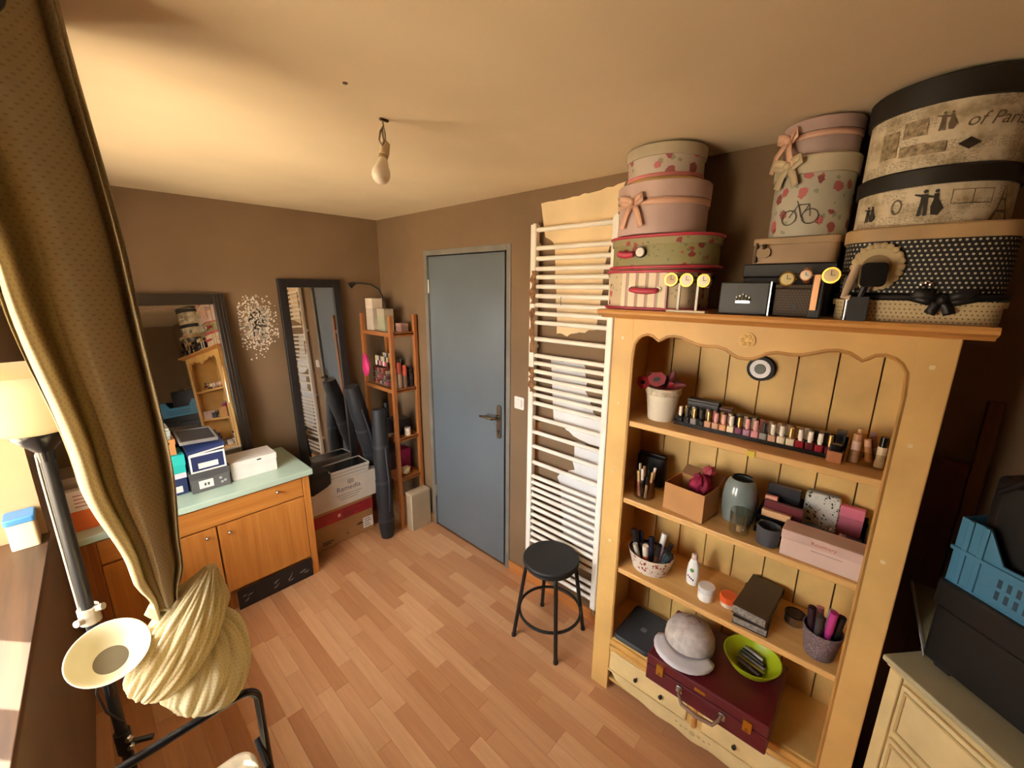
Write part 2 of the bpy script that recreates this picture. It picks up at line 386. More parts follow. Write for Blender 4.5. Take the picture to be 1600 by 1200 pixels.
for z in (.25, 1.8): MB().cyl((XD+.001, 2.416, z), (XD+.001, 2.416, z+.09), .006).build('hinge', metal('#c9c0aa', .4), door)
# bare plaster left by torn wall covering, behind the radiator
PLAS = paint('#e6cfa6', .85, var=.06, vs=5, bump=.15)
PLASB = paint('#dfe0e2', .8, var=.05, vs=5)
def patch(pts, m, x=XD-.002): return MB().prism(pts, x, XD, 'x').build('plaster_patch', m, wr, smooth=False)
rg = random.Random(5)
def jag(a, b, n, amp):
    out = []
    for i in range(n): t = i/n; out.append((a[0]+(b[0]-a[0])*t+rg.uniform(-amp, amp), a[1]+(b[1]-a[1])*t+rg.uniform(-amp, amp)))
    return out
patch(jag((1.425, 2.262), (1.20, 2.272), 8, .003)+jag((1.20, 2.272), (.958, 2.292), 8, .004)+jag((.958, 2.292), (.985, 2.23), 4, .006)+jag((.985, 2.23), (.94, 2.17), 4, .006)+jag((.94, 2.17), (1.02, 2.03), 3, .004)
      + jag((1.02, 2.03), (1.07, 1.64), 8, .008)+jag((1.07, 1.64), (1.19, 1.615), 4, .008)+jag((1.19, 1.615), (1.24, 1.60), 3, .006)+jag((1.24, 1.60), (1.30, 1.61), 3, .006)+jag((1.30, 1.61), (1.33, 2.05), 8, .006)+jag((1.33, 2.05), (1.41, 2.12), 4, .006), PLAS)
patch(jag((1.33, 1.455), (1.12, 1.475), 6, .008)+jag((1.12, 1.475), (1.10, 1.33), 5, .02)+jag((1.10, 1.33), (1.05, 1.22), 5, .01)+jag((1.05, 1.22), (.97, 1.16), 4, .01)+jag((.97, 1.16), (.97, 1.04), 4, .01)+jag((.97, 1.04), (1.13, 1.05), 5, .012)+jag((1.13, 1.05), (1.30, 1.13), 6, .012)+jag((1.30, 1.13), (1.33, 1.455), 6, .006), PLASB)
patch(jag((1.17, 1.045), (.965, 1.03), 6, .01)+jag((.965, 1.03), (.965, .40), 10, .006)+jag((.965, .40), (1.20, .44), 6, .01)+jag((1.20, .44), (1.25, .80), 8, .01)+jag((1.25, .80), (1.15, .88), 4, .015)+jag((1.15, .88), (1.17, 1.045), 4, .01), PLASB)
patch(jag((1.44, 1.08), (1.40, 1.09), 2, .005)+jag((1.40, 1.09), (1.405, .30), 10, .008)+jag((1.405, .30), (1.45, .30), 3, .005)+jag((1.45, .30), (1.44, 1.08), 10, .006), paint('#a5774c', .8))
sw = thing('light_switch', 'white square rocker light switch on the wall beside the blue door', 'light switch', (XD, 1.555, 1.13))
MB().prism(rrect(1.517, 1.593, 1.138, 1.214, .008), XD-.009, XD, 'x').build('plate', WHITE, sw, bev=.002)
MB().prism(rrect(1.532, 1.578, 1.152, 1.2, .004), XD-.014, XD-.008, 'x').build('rocker', paint('#f4f2ee', .35), sw, bev=.002)

# radiator
rad = thing('towel_radiator', 'tall white tubular towel radiator on the wall beside the door', 'radiator', (1.72, 1.19, .13))
for y0, y1 in ((1.41, 1.447), (.943, .978)): MB().prism(rrect(1.706, 1.742, y0, y1, .008), .13, 2.156).build('upright', RADW, rad)
ZB = [2.125, 2.037, 1.987, 1.937, 1.896, 1.849, 1.802, 1.756, 1.713, 1.666, 1.58, 1.491, 1.45, 1.405, 1.363, 1.313, 1.274, 1.227, 1.144, 1.059, .974, .877, .791, .752, .713, .675, .633, .592, .548, .504, .461, .418, .375, .30, .255, .21]
ZB = [1.85+(z-1.85)*1.0195 for z in ZB]
b0 = MB().tube([(1.722, .965, ZB[0]), (1.722, 1.424, ZB[0])], .0115, 10).build('bar', RADW, rad)
for z in ZB[1:]:
    o = b0.copy(); COL.objects.link(o); o.parent = rad; o.location = (0, 0, z-ZB[0])
for z in (2.06, 1.53, .83, .34):
    for y in (1.428, .961): MB().cyl((1.735, y, z), (XD-.003, y, z), .012).build('bracket', RADW, rad)
MB().cyl((1.722, .961, .14), (1.722, .961, .09), .011).tube([(1.722, .961, .10), (1.735, .961, .088), (XD-.003, .961, .088)], .010, 8).build('valve', CHROME, rad)
for y in (1.428, .961): MB().cyl((1.724, y, 2.156), (1.724, y, 2.162), .012).build('end_cap', WHITE, rad)
RUST = paint('#8a5f38', .8, var=.5, vs=40, bump=.4)
for za, zb_ in ((1.50, 1.74), (1.76, 1.93), (1.28, 1.42)): MB().prism([(1.409+.002*math.sin(9*z_), z_) for z_ in [za+(zb_-za)*q/10 for q in range(11)]]+[(1.434+rg.uniform(-.008, .013), z_) for z_ in [zb_-(zb_-za)*q/10 for q in range(11)]], 1.7045, 1.7062, 'x').build('bare_patch', RUST, rad, smooth=False, label='patch of peeled brown paint')
hk = MB().tube([(1.708, 1.24, 1.80), (1.704, 1.24, 1.79), (1.704, 1.238, 1.765), (1.700, 1.232, 1.758)], .002, 6).build('hook', metal('#8a8680', .4), loc=(1.705, 1.24, 1.758), label='small wire hook hanging on the radiator bars', cat='hook')

# ceiling bulb
bulb = thing('hanging_bulb', 'bare white bulb hanging from a short wire on the ceiling', 'light bulb', (.747, 1.221, ZC))
MB().tube([(.747, 1.221, ZC), (.75, 1.22, 2.315), (.735, 1.215, 2.295), (.728, 1.212, 2.27), (.735, 1.21, 2.255), (.744, 1.213, 2.27), (.742, 1.217, 2.30), (.75, 1.222, 2.315), (.757, 1.226, 2.295), (.757, 1.226, 2.268)], .0028, 6).build('wire', paint('#8d7a62', .6), bulb)
MB().box(.738, .768, 1.217, 1.226, 2.328, 2.335).build('connector', paint('#5d4c3b', .6), bulb, bev=.002)
ax0, ax1 = Vector((.757, 1.226, 2.272)), Vector((.722, 1.208, 2.165)); ad = (ax1-ax0).normalized()
def axl(prof, n=18):
    m = MB(); P = [ax0+ad*t for r, t in prof]; m.tube(P, [r for r, t in prof], n); return m
axl([(.006, -.004), (.014, .004), (.0155, .03), (.0155, .042)]).build('socket', paint('#c9b48e', .5), bulb)
axl([(.0135, .042), (.0135, .052)]).build('cap', metal('#a89878', .4), bulb)
axl([(.0125, .05), (.015, .06), (.019, .076), (.0255, .089), (.0275, .100), (.0262, .112), (.0205, .123), (.011, .130), (.001, .132)], 20).build('globe', paint('#f2e9d6', .25, var=0, bump=0), bulb, sharp=180)
MB().cyl((.57, 1.09, ZC-.002), (.57, 1.09, ZC), .006).build('ceiling_hook', paint('#6d5a44', .7), loc=(.57, 1.09, ZC), label='small dark screw plug in the ceiling near the bulb', cat='plug')

# ------------------------------------------------------------------ yellow open cupboard
CX, CYR, CYL = 1.455, -.131, .80           # front plane, right and left outer sides
YEL = paint('#dcb26a', .5, var=.08, vs=5, bump=.05)
YELD = paint('#d9b26a', .55, var=.1, vs=6, bump=.05)
IY0, IY1 = -.055, .715
cup = thing('open_cupboard', 'tall pale yellow painted open cupboard with scalloped top rail and shelves', 'cupboard', (1.6, .335, 0))
MB().box(CX, CX+.022, IY1, CYL, 0, 1.735).build('stile', YEL, cup, smooth=False, bev=.003)
MB().box(CX, CX+.022, CYR, IY0, 0, 1.735).build('stile', YEL, cup, smooth=False, bev=.003)
MB().box(CX+.022, 1.752, CYL-.02, CYL, 0, 1.735).build('side_panel', YEL, cup, smooth=False, bev=.002)
MB().box(CX+.022, 1.752, CYR, CYR+.02, 0, 1.735).build('side_panel', YEL, cup, smooth=False, bev=.002)
half = [(0, 1.634), (.022, 1.636), (.04, 1.645), (.06, 1.658), (.085, 1.664), (.12, 1.662), (.15, 1.664), (.18, 1.674), (.205, 1.683), (.23, 1.686), (.255, 1.682), (.275, 1.670), (.285, 1.664),
        (.295, 1.670), (.31, 1.681), (.33, 1.684), (.35, 1.677), (.365, 1.664), (.377, 1.643), (.385, 1.60)]
yc = (IY0+IY1)/2
arch = [(yc+a, z) for a, z in half[::-1]]+[(yc-a, z) for a, z in half[1:]]
poly = [(IY1+.001, 1.735), (IY1+.001, 1.60)]+arch+[(IY0-.001, 1.60), (IY0-.001, 1.735)]
MB().prism(poly[:2]+arch+poly[-2:], CX, CX+.02, 'x').build('top_rail', YEL, cup, smooth=False)
bead = [(CX+.003, y, z-.003) for y, z in arch]
bead = [(CX+.003, IY1-.003, .30), (CX+.003, IY1-.003, 1.58)]+bead[1:-1]+[(CX+.003, IY0+.003, 1.58), (CX+.003, IY0+.003, .30)]
MB().tube(bead, .006, 6).build('bead_moulding', paint('#b98a4a', .5), cup)
ros = MB().cyl((CX, yc, 1.690), (CX-.004, yc, 1.690), .024, n=24)
for k in range(6):
    a = k*math.pi/3; ros.sphere((CX-.004, yc+.013*math.cos(a), 1.690+.013*math.sin(a)), .006, 8, 6, (.4, 1, 1))
ros.build('carved_rosette', YELD, cup)
CORN = wood('#b57d40', '#d29c58', 'y', .45)
MB().prism([(CX+.30, 1.735), (CX-.012, 1.735), (CX-.02, 1.742), (CX-.038, 1.746), (CX-.05, 1.752), (CX-.052, 1.76), (CX-.047, 1.768), (CX+.30, 1.768)], CYR-.048, CYL+.046, 'y').build('cornice', CORN, cup, smooth=True, sharp=30)
nb = 8; bw = (CYL-CYR-.04)/nb
for i in range(nb):
    y0 = CYR+.02+i*bw; MB().box(1.738, 1.752, y0+.0018, y0+bw-.0018, .10, 1.735).build('back_board', YELD, cup, smooth=False, bev=.002)
SHZ = (1.335, 1.0, .665)
for z in SHZ: MB().box(CX+.006, 1.738, CYR+.021, CYL-.021, z-.024, z).build('shelf', wood('#cf9c56', '#e0b673', 'y', .45), cup, smooth=False, bev=.004)
MB().box(CX+.008, 1.738, CYR+.021, CYL-.021, .278, .30).build('deck', YELD, cup, smooth=False, bev=.003)
MB().box(CX-.006, CX+.012, IY0, IY1, .268, .292).box(CX-.003, CX+.012, IY0, IY1, .238, .256).build('deck_moulding', paint('#d9a758', .5), cup, smooth=False, bev=.004)
MB().box(CX+.006, CX+.02, IY0, IY1, .12, .268).build('drawer_rail', YELD, cup, smooth=False)
for y0, y1 in ((yc+.03, IY1-.006), (IY0+.006, yc-.03)):
    d = MB().box(CX-.004, CX+.012, y0, y1, .132, .228).build('drawer_front', paint('#ecd296', .5, var=.07), cup, smooth=False, bev=.004)
    w = y1-y0
    for t in (.30, .62) if y0 > yc else (.33, .66):
        yk = y0+w*t; MB().cyl((CX-.004, yk, .176), (CX-.012, yk, .176), .004).sphere((CX-.016, yk, .176), .0085, 12, 8).build('knob', BLACKGLOSS, d)
MB().box(CX-.006, CX+.01, yc-.008, yc+.008, .122, .232).build('drawer_divider', CORN, cup, smooth=False, bev=.004)
n = 36; ap = [(IY1, .128)]
for i in range(n+1):
    t = i/n; y = IY1-(IY1-IY0)*t; q = abs(t-.5)*2
    z = .062+.045*(q**3)+.007*math.cos(t*math.pi*10)*(1-q) if .04 < t < .96 else .122-.0*q
    ap.append((y, z))
ap.append((IY0, .128)); MB().prism(ap, CX-.004, CX+.016, 'x').build('apron', paint('#e8cf98', .5, var=.08), cup, smooth=False)
car = MB()
for k, (dy, dz, r) in enumerate([(0, 0, .012), (.025, .004, .008), (-.025, .004, .008), (.045, 0, .006), (-.045, 0, .006), (.065, .006, .005), (-.065, .006, .005)]):
    car.sphere((CX-.004, yc+dy, .095+dz), r, 8, 6, (.4, 1, .8))
car.build('carved_flower', paint('#d9bf86', .55), cup)
for (y, z) in ((-.085, 1.45), (-.088, 1.102), (.758, 1.108), (.752, .78), (-.09, 1.66), (.757, 1.66), (.756, 1.40)):
    MB().prism(rrect(y-.006, y+.006, z-.006, z+.006, .003), CX-.002, CX, 'x').build('peg', paint('#e9d29c', .4), cup, bev=.001)
MB().box(1.47, 1.752, CYR+.02, CYL-.02, .05, .065).build('plinth', YELD, cup, smooth=False)

# ---- boxes on top of the cupboard
ZT = 1.768
def round_box(name, label, cx, cy, rx, ry, z0, z1, mb, ml, lidh, pw=2.0, bow=None, group='hat boxes on the cupboard', cat='hat box', lip=.004):
    t = thing(name, label, cat, (cx, cy, z0), group=None)
    R = max(rx, ry); sx, sy = rx/R, ry/R
    MB().lathe(cx, cy, [(R-.004, z0), (R-.002, z0+.004), (R-.002, z1-lidh+.002)], 40, sx, sy, pw).build('body', mb, t)
    MB().lathe(cx, cy, [(R+lip, z1-lidh), (R+lip+.001, z1-.004), (R+lip-.003, z1)], 40, sx, sy, pw).build('lid', ml, t)
    return t
def bow(parent, c, nrm_a, m, w=.05, tail=.09, out=.006):
    """ribbon bow on a surface facing direction nrm_a (angle); two loops, a knot, two tails"""
    c = Vector(c); nx = Vector((math.cos(nrm_a), math.sin(nrm_a), 0)); tx = Vector((-nx.y, nx.x, 0)); mb = MB()
    def strip(pts, hw):
        vs = []
        for i, (u, v, d) in enumerate(pts):
            j = min(i+1, len(pts)-1); k = max(i-1, 0); du, dv = pts[j][0]-pts[k][0], pts[j][1]-pts[k][1]; L = math.hypot(du, dv) or 1
            for sg in (-1, 1): vs.append(c+tx*(u-sg*hw*dv/L)+Vector((0, 0, v+sg*hw*du/L))+nx*d)
        mb.add(vs, [(2*i, 2*i+1, 2*i+3, 2*i+2) for i in range(len(pts)-1)])
    for sg in (-1, 1):
        strip([(0, 0, .004), (sg*w*.5, .010, .014), (sg*w, .016, .016), (sg*w*1.05, .004, .012), (sg*w*.5, -.004, .008), (0, 0, .004)], .010)
        strip([(0, 0, .006), (sg*tail*.3, -tail*.45, .001+out), (sg*tail*.42, -tail*.8, out), (sg*tail*.5, -tail, out)], .011)
    mb.sphere(tuple(c+nx*.01), .011, 10, 6)
    return mb.build('bow', m, parent, solid=.0012)
LILAC = paint('#c3a9a4', .55, var=.05); RIBP = paint('#e0b49c', .4, var=.08)
CFX = 1.585
# first stack
t = round_box('suitcase_box', 'striped and flowered keepsake case with pink handle, lowest of its stack', 1.59, .695, .135, .178, ZT, 1.913, floral('#c9b79a', '#c05a5e', '#9aa07c', 30), floral('#c9b79a', '#c05a5e', '#9aa07c', 30), .03, 3.2, cat='box')
RED = paint('#c23a55', .45, var=.08)
for z in (ZT+.002, 1.902): MB().tube([(1.59+.141*math.copysign(abs(math.cos(a))**(2/3.2), math.cos(a)), .695+.184*math.copysign(abs(math.sin(a))**(2/3.2), math.sin(a)), z+.004) for a in [2*math.pi*k/48 for k in range(48)]], .0052, 6, closed=True).build('trim_band', RED, t)
MB().box(1.4515, 1.456, .60, .775, ZT+.01, 1.90).build('striped_panel', stripes('#e3d5bc', '#a8a07e', '#b9848a', 26), t, smooth=False)
MB().tube([(1.452, .735, 1.845), (1.436, .73, 1.842), (1.428, .70, 1.838), (1.428, .665, 1.836), (1.436, .635, 1.838), (1.452, .63, 1.84)], [.006, .009, .011, .011, .009, .006], 10).build('handle', RED, t)
for y in (.737, .629): MB().cyl((1.453, y, 1.844), (1.446, y, 1.844), .009).build('handle_stud', metal('#8d8478', .3), t)
t = round_box('oval_case', 'green flowered oval case with red trim and clock clasp, second in its stack', 1.59, .68, .14, .192, 1.914, 2.032, floral('#8f8a5e', '#b44a48', '#6f7450', 34), floral('#98916a', '#b44a48', '#6f7450', 34), .035, 2.5, cat='box')
for z in (1.9205, 2.026): MB().tube([(1.59+.1465*math.copysign(abs(math.cos(a))**.8, math.cos(a)), .68+.1985*math.copysign(abs(math.sin(a))**.8, math.sin(a)), z) for a in [2*math.pi*k/48 for k in range(48)]], .0052, 6, closed=True).build('trim_band', RED, t)
MB().tube([(1.452, .79, 1.975), (1.436, .785, 1.968), (1.432, .76, 1.962), (1.437, .735, 1.965), (1.451, .73, 1.972)], [.007, .011, .012, .011, .007], 10).build('handle', RED, t)
MB().cyl((1.449, .705, 1.972), (1.437, .705, 1.972), .019, n=20).build('clasp_rim', BLACKMETAL, t)
MB().cyl((1.438, .705, 1.972), (1.435, .705, 1.972), .0155, n=20).build('clasp_dial', WHITE, t)
t = round_box('round_hat_box', 'lilac round hat box with peach ribbon bow, under the flowered pastel box', 1.585, .70, .158, .158, 2.034, 2.205, LILAC, paint('#cbb0a9', .5), .055)
MB().lathe(1.585, .70, [(.1600, 2.126), (.1604, 2.146)], 40, caps=False).build('ribbon', RIBP, t, solid=.001)
bow(t, (1.585-.16*math.cos(.25), .70+.16*math.sin(.25), 2.14), math.pi-.25, RIBP, .045, .085)
t = round_box('round_hat_box', 'flowered pastel round hat box with grey-green lid, topmost above the lilac box', 1.59, .705, .133, .133, 2.207, 2.326, floral('#b6a99c', '#c26a70', '#8f8e78', 20), paint('#b7ab93', .5), .038)
MB().lathe(1.59, .705, [(.1322, 2.209), (.1324, 2.219)], 40, caps=False).build('yellow_band', paint('#d2b25e', .5), t, solid=.001)
MB().lathe(1.59, .705, [(.1322, 2.22), (.1324, 2.232)], 40, caps=False).build('pink_band', paint('#cf7f7e', .5), t, solid=.001)
# second stack
t = thing('storage_box', 'flat black lidded box under the tan clasp case', 'box', (1.665, .255, ZT))
MB().box(1.58, 1.745, .152, .395, ZT, 1.885).build('body', BLACK, t, smooth=False, bev=.003)
MB().box(1.576, 1.748, .148, .399, 1.885, 1.926).build('lid', paint('#202024', .5), t, smooth=False, bev=.003)
t = thing('clasp_case', 'tan leatherette case with dark metal clasp, below the bicycle print box', 'box', (1.65, .255, 1.927))
MB().prism(rrect(1.562, 1.738, .152, .375, .02), 1.927, 1.990).build('body', paint('#a78a6a', .5, var=.1), t, smooth=False, bev=.003)
MB().prism(rrect(1.559, 1.741, .149, .378, .02), 1.983, 2.004).build('lid', paint('#b0936f', .5, var=.1), t, smooth=False, bev=.003)
MB().prism(rrect(.322, .362, 1.945, 1.975, .012), 1.552, 1.562, 'x').cyl((1.556, .34, 1.972), (1.55, .34, 1.985), .006).build('clasp', metal('#6b5a48', .4), t)
MB().box(1.55, 1.562, .36, .366, 1.93, 1.99).build('clasp_strap', paint('#4d3b2b', .6), t, smooth=False)
t = round_box('tall_hat_box', 'grey round box with pink roses and bicycle, between tan case and lilac box', 1.65, .25, .105, .105, 2.005, 2.228, floral('#b3afa0', '#c26a6c', '#8f9684', 24), paint('#c7bda6', .5), .05)
bm = MB()
for cyy in (-.40, .12):
    bm.add([on_cyl(1.65, .25, .1062, math.pi+.05+cyy, 2.058)(.022*f*math.cos(a), .022*f*math.sin(a)) for a in [2*math.pi*k/28 for k in range(28)] for f in (1, .86)], [(2*k, 2*k+1, (2*k+3) % 56, (2*k+2) % 56) for k in range(28)])
fnb = on_cyl(1.65, .25, .1062, math.pi+.05, 2.058)
for (a, b, c, d) in ((-.042, 0, -.02, .034), (-.02, .034, .008, .034), (.008, .034, .013, 0), (-.02, .034, -.01, .0), (-.01, 0, .008, .034), (-.02, .034, -.024, .046)):
    L = math.hypot(c-a, d-b); px, py = -(d-b)/L*.0014, (c-a)/L*.0014; bm.add([fnb(a+px, b+py), fnb(a-px, b-py), fnb(c-px, d-py), fnb(c+px, d+py)], [(0, 1, 2, 3)])
bm.build('bicycle_print', paint('#5d534a', .6), t, smooth=False)
bow(t, (1.65-.111*math.cos(.5), .25+.111*math.sin(.5), 2.205), math.pi-.5, paint('#d3c2a0', .5), .04, .06)
t = round_box('small_hat_box', 'small lilac round hat box with hanging pink ribbon, topmost above the bicycle box', 1.655, .248, .097, .097, 2.229, 2.328, paint('#b59d98', .55), paint('#bfa49e', .55), .035)
MB().lathe(1.655, .248, [(.0985, 2.275), (.0987, 2.291)], 36, caps=False).build('ribbon', RIBP, t, solid=.001)
bow(t, (1.655-.099*math.cos(.75), .248+.099*math.sin(.75), 2.284), math.pi-.75, RIBP, .035, .085, .021)
# third stack
DX, DYc = 1.60, -.028
t = round_box('dotted_box', 'low cream box with brown dots and black ribbon, lowest of the big stack', DX, DYc, .15, .163, ZT, 1.828, dots('#cbb88e', '#7c6440', 105, .2), dots('#cbb88e', '#7c6440', 105, .2), .02, 5)
MB().lathe(DX, DYc, [(.1675, 1.822), (.168, 1.838)], 56, .15/.163, 1, 5, caps=False).build('ribbon', BLACK, t, solid=.001)
bow(t, (DX-.1515, DYc-.05, 1.826), math.pi, BLACK, .05, .035)
t = round_box('dotted_box', 'big black box with white dots and plain beige lid', DX, DYc, .15, .163, 1.839, 2.003, dots('#14141a', '#c9c2ae', 92, .24), paint('#bd9e72', .5), .034, 4)
med = MB().cyl((1.45, .055, 1.905), (1.441, .055, 1.905), .046, n=30)
for k in range(22):
    a = 2*math.pi*k/22; med.sphere((1.444, .055+.046*math.cos(a), 1.905+.052*math.sin(a)), .009, 8, 6, (.5, 1, 1))
md = med.build('frill_medallion', paint('#cdb98e', .6), t)
MB().cyl((1.441, .055, 1.905), (1.4385, .055, 1.905), .030, n=24).build('medallion_centre', paint('#8f7a55', .6), md)
for k in range(3): MB().sphere((1.447, -.045+.008*(k-1), 1.862+.004*(k % 2)), .006, 8, 6, (.4, 1, 1)).build('bead_charm', CHROME, t)
def couple(fn, s, col, parent, name='dancing_couple_print'):
    m = MB()
    def rnd(cx, cy, r): return [(cx+r*math.cos(q*.7854), cy+r*math.sin(q*.7854)) for q in range(8)]
    for pts in (rnd(-.33, .90, .15), [(-.55, .7), (-.18, .7), (-.12, .1), (-.06, -.95), (-.26, -.95), (-.33, -.1), (-.42, -.95), (-.64, -.95), (-.55, .1)], [(-.2, .62), (.22, .52), (.22, .36), (-.2, .42)], [(-.5, .68), (-.95, .78), (-.97, .66), (-.5, .48)],
                rnd(.33, .86, .14), [(.18, .68), (.47, .68), (.50, .25), (.88, -.45), (.62, -.95), (.2, -.9), (.10, -.3), (.2, .2)]):
        m.add([fn(x*s, y*s) for x, y in pts], [tuple(range(len(pts)))])
    return m.build(name, col, parent, smooth=False)
INK = paint('#2b2620', .6, var=0, bump=0); INK2 = paint('#6b5c48', .6, var=0, bump=0)
RB = .148; KS = 1.03
def big(name, label, z0, z1, lidh, lip):
    return round_box(name, label, 1.605, -.02, RB, RB*1.02, z0, z1, toile(), paint('#211d1b', .55), lidh, lip=lip)
t = big('paris_hat_box', 'round vintage newsprint box with tower and dancers under black lid, second largest', 2.005, 2.133, .04, .005)
fr = RB*1.02+.0006
def fc(a, zc): return on_cyl(1.605, -.02, fr, a, zc, .98, 1)
def fl_(a, zc):
    g = fc(a, zc); return lambda u, v: g(u, v)
couple(fc(math.pi-.02, 2.052), .03, INK, t)
tw = MB(); g = fc(math.pi+.92, 2.048)
for pts in ([(-.028, -.04), (-.018, -.04), (-.004, .005), (-.001, .045), (-.005, .0)], [(.028, -.04), (.018, -.04), (.004, .005), (.001, .045), (.005, .0)], [(-.016, -.022), (.016, -.022), (.015, -.017), (-.015, -.017)], [(-.007, .004), (.007, .004), (.006, .008), (-.006, .008)]): tw.add([g(x, y) for x, y in pts], [tuple(range(len(pts)))])
tw.build('tower_print', INK2, t, smooth=False)
g = fc(math.pi-.42, 2.05); MB().add([g(.011*f*math.cos(a), .018*f*math.sin(a)) for a in [2*math.pi*k/24 for k in range(24)] for f in (1, .75)], [(2*k, 2*k+1, (2*k+3) % 48, (2*k+2) % 48) for k in range(24)]).build('oval_print', INK2, t, smooth=False)
couple(fc(math.pi-.85, 2.042), .02, INK, t, 'figure_print')
for a in (.35, .6): 
    g = fc(math.pi+a, 2.06); MB().add([g(x, y) for x, y in ((-.02, -.014), (.02, -.014), (.02, .018), (-.02, .018), (-.0185, -.0125), (.0185, -.0125), (.0185, .0165), (-.0185, .0165))], [(0, 1, 5, 4), (1, 2, 6, 5), (2, 3, 7, 6), (3, 0, 4, 7)]).build('stamp_print', INK2, t, smooth=False)
t = big('paris_hat_box', 'round vintage newsprint box with script lettering, topmost of the big stack', 2.135, 2.328, .058, .006)
text('of Paris', .038, fc(math.pi+.56, 2.222), .4).build('lettering', INK2, t, smooth=False)
couple(fc(math.pi-.02, 2.228), .02, INK2, t, 'lady_print')
g = fc(math.pi+.28, 2.175); MB().add([g(x, y) for x, y in ((-.02, 0), (0, -.013), (.02, 0), (0, .013))], [(0, 1, 2, 3)]).build('lozenge_print', INK, t, smooth=False)
for a, z, w, h in ((-.38, 2.225, .022, .018), (-.38, 2.178, .024, .012), (-.72, 2.2, .02, .03), (-.1, 2.175, .018, .012)):
    g = fc(math.pi+a, z); MB().add([g(x*w, y*h) for x, y in ((-1, -1), (0, -1), (1, -1), (1, 1), (0, 1), (-1, 1))], [(0, 1, 4, 5), (1, 2, 3, 4)]).build('stamp_print', paint('#a39274', .6, var=.4, vs=90), t, smooth=False)
# displays in front of the stacks
t = thing('display_box', 'square black watch box with silver crown emblem on the cupboard top', 'box', (1.48, .36, ZT))
MB().box(1.455, 1.535, .288, .428, ZT, ZT+.1).build('body', paint('#1d1f22', .45), t, smooth=False, bev=.004)
cr = MB()
for k, (u, h) in enumerate(((-.018, .008), (-.009, .012), (0, .017), (.009, .012), (.018, .008))): cr.cyl((1.455, .358-u, 1.812), (1.453, .358-u, 1.812+h), .005, .002, 8).sphere((1.4535, .358-u, 1.814+h), .004, 8, 6, (.4, 1, 1))
cr.box(1.453, 1.456, .338, .378, 1.804, 1.812); cr.build('crown_emblem', metal('#cfd0d0', .25), t)
MB().box(1.45, 1.455, .283, .287, ZT, ZT+.102).build('stand_edge', CHROME, t, smooth=False)
t = thing('monogram_box', 'small brown patterned gift box beside the crown box', 'box', (1.48, .22, ZT))
MB().box(1.466, 1.531, .168, .276, ZT, ZT+.082).build('body', dots('#3a2c20', '#6a5238', 130, .22), t, smooth=False, bev=.003)
MB().box(1.4645, 1.5325, .1665, .2775, ZT+.082, ZT+.094).build('lid', dots('#3a2c20', '#6a5238', 130, .22), t, smooth=False, bev=.003)
MB().cyl((1.466, .222, ZT+.03), (1.4635, .222, ZT+.03), .008).build('emblem', BLACKMETAL, t)
def watch(label, c, a, dial, band, r=.017, case=GOLD, tilt=0):
    """wrist watch closed to a ring: case, dial, band"""
    c = Vector(c); t = thing('wrist_watch', label, 'watch', tuple(c), rz=a)
    R = .019; m = MB()
    m.tube([(R*math.cos(q)-R, 0, R*1.05*math.sin(q)) for q in [math.pi*.12+math.pi*1.76*k/22 for k in range(23)]], .008, 8, sq=.3); m.build('band', band, t)
    m = MB().cyl((-.002, 0, 0), (.008, 0, 0), r, n=22); m.build('case', case, t)
    d = MB().cyl((.008, 0, 0), (.0092, 0, 0), r*.8, n=22).build('dial', dial, t)
    h = MB().box(.0092, .0096, -.0008, .0008, 0, r*.6).box(.0092, .0096, 0, r*.45, -.0008, .0008); h.build('hands', INK, d, smooth=False)
    MB().cyl((.003, r, 0), (.003, r+.004, 0), .0025, n=8).build('crown', case, t)
    return t
t = thing('watch_stand', 'low clear and black stand for watches beside the pink handled case', 'stand', (1.44, .52, ZT))
MB().box(1.418, 1.452, .455, .585, ZT, ZT+.008).build('base', paint('#d8cbb4', .4), t, smooth=False, bev=.002)
MB().box(1.43, 1.438, .546, .554, ZT+.008, ZT+.098).build('post', WHITE, t, smooth=False, bev=.001)
MB().box(1.43, 1.438, .486, .494, ZT+.008, ZT+.098).build('post', WHITE, t, smooth=False, bev=.001)
MB().tube([(1.434, .445, 1.876), (1.434, .600, 1.876)], .010, 12).build('roll', BLACK, t)
WD = paint('#efe7d2', .3)
watch('gold watch with gold face on the stand, beside the floral case', (1.421, .575, 1.876), math.pi+.1, paint('#c9a35a', .3), GOLD, .022)
watch('gold watch with white face in the middle of the stand', (1.421, .523, 1.874), math.pi, WD, metal('#d9c08c', .3), .022)
watch('gold and white watch at the end of the stand near the crown box', (1.421, .468, 1.872), math.pi-.1, WD, WHITE, .021)
t = thing('watch_roll', 'black cushion roll carrying watches between the dotted box and the brown box', 'stand', (1.445, .19, ZT))
MB().box(1.4275, 1.447, .155, .183, ZT, ZT+.108).build('post', BLACK, t, smooth=False, bev=.002)
MB().tube([(1.437, .119, 1.882), (1.437, .262, 1.882)], .011, 12).build('roll', BLACK, t)
watch('yellow gold watch with cream face near the crown box', (1.423, .243, 1.876), math.pi+.15, paint('#f4e6ae', .3), GOLD, .02)
watch('slim rose gold watch with hanging strap', (1.423, .199, 1.886), math.pi, WD, metal('#d9a184', .3), .014, metal('#d9a184', .3))
watch('large gold watch with gold face beside the dotted box', (1.423, .142, 1.885), math.pi-.1, paint('#d8bc7c', .3), GOLD, .021)
MB().box(1.4215, 1.4272, .1635, .1805, 1.79, 1.888).build('strap_ribbon', metal('#d8a67e', .4), loc=(1.42, .175, 1.79), label='rose gold metal strap dangling in front of the brown patterned box', cat='strap', bev=.002)
t = thing('smart_watch', 'black square smart watch with pale strap in front of the dotted box', 'watch', (1.425, .07, ZT))
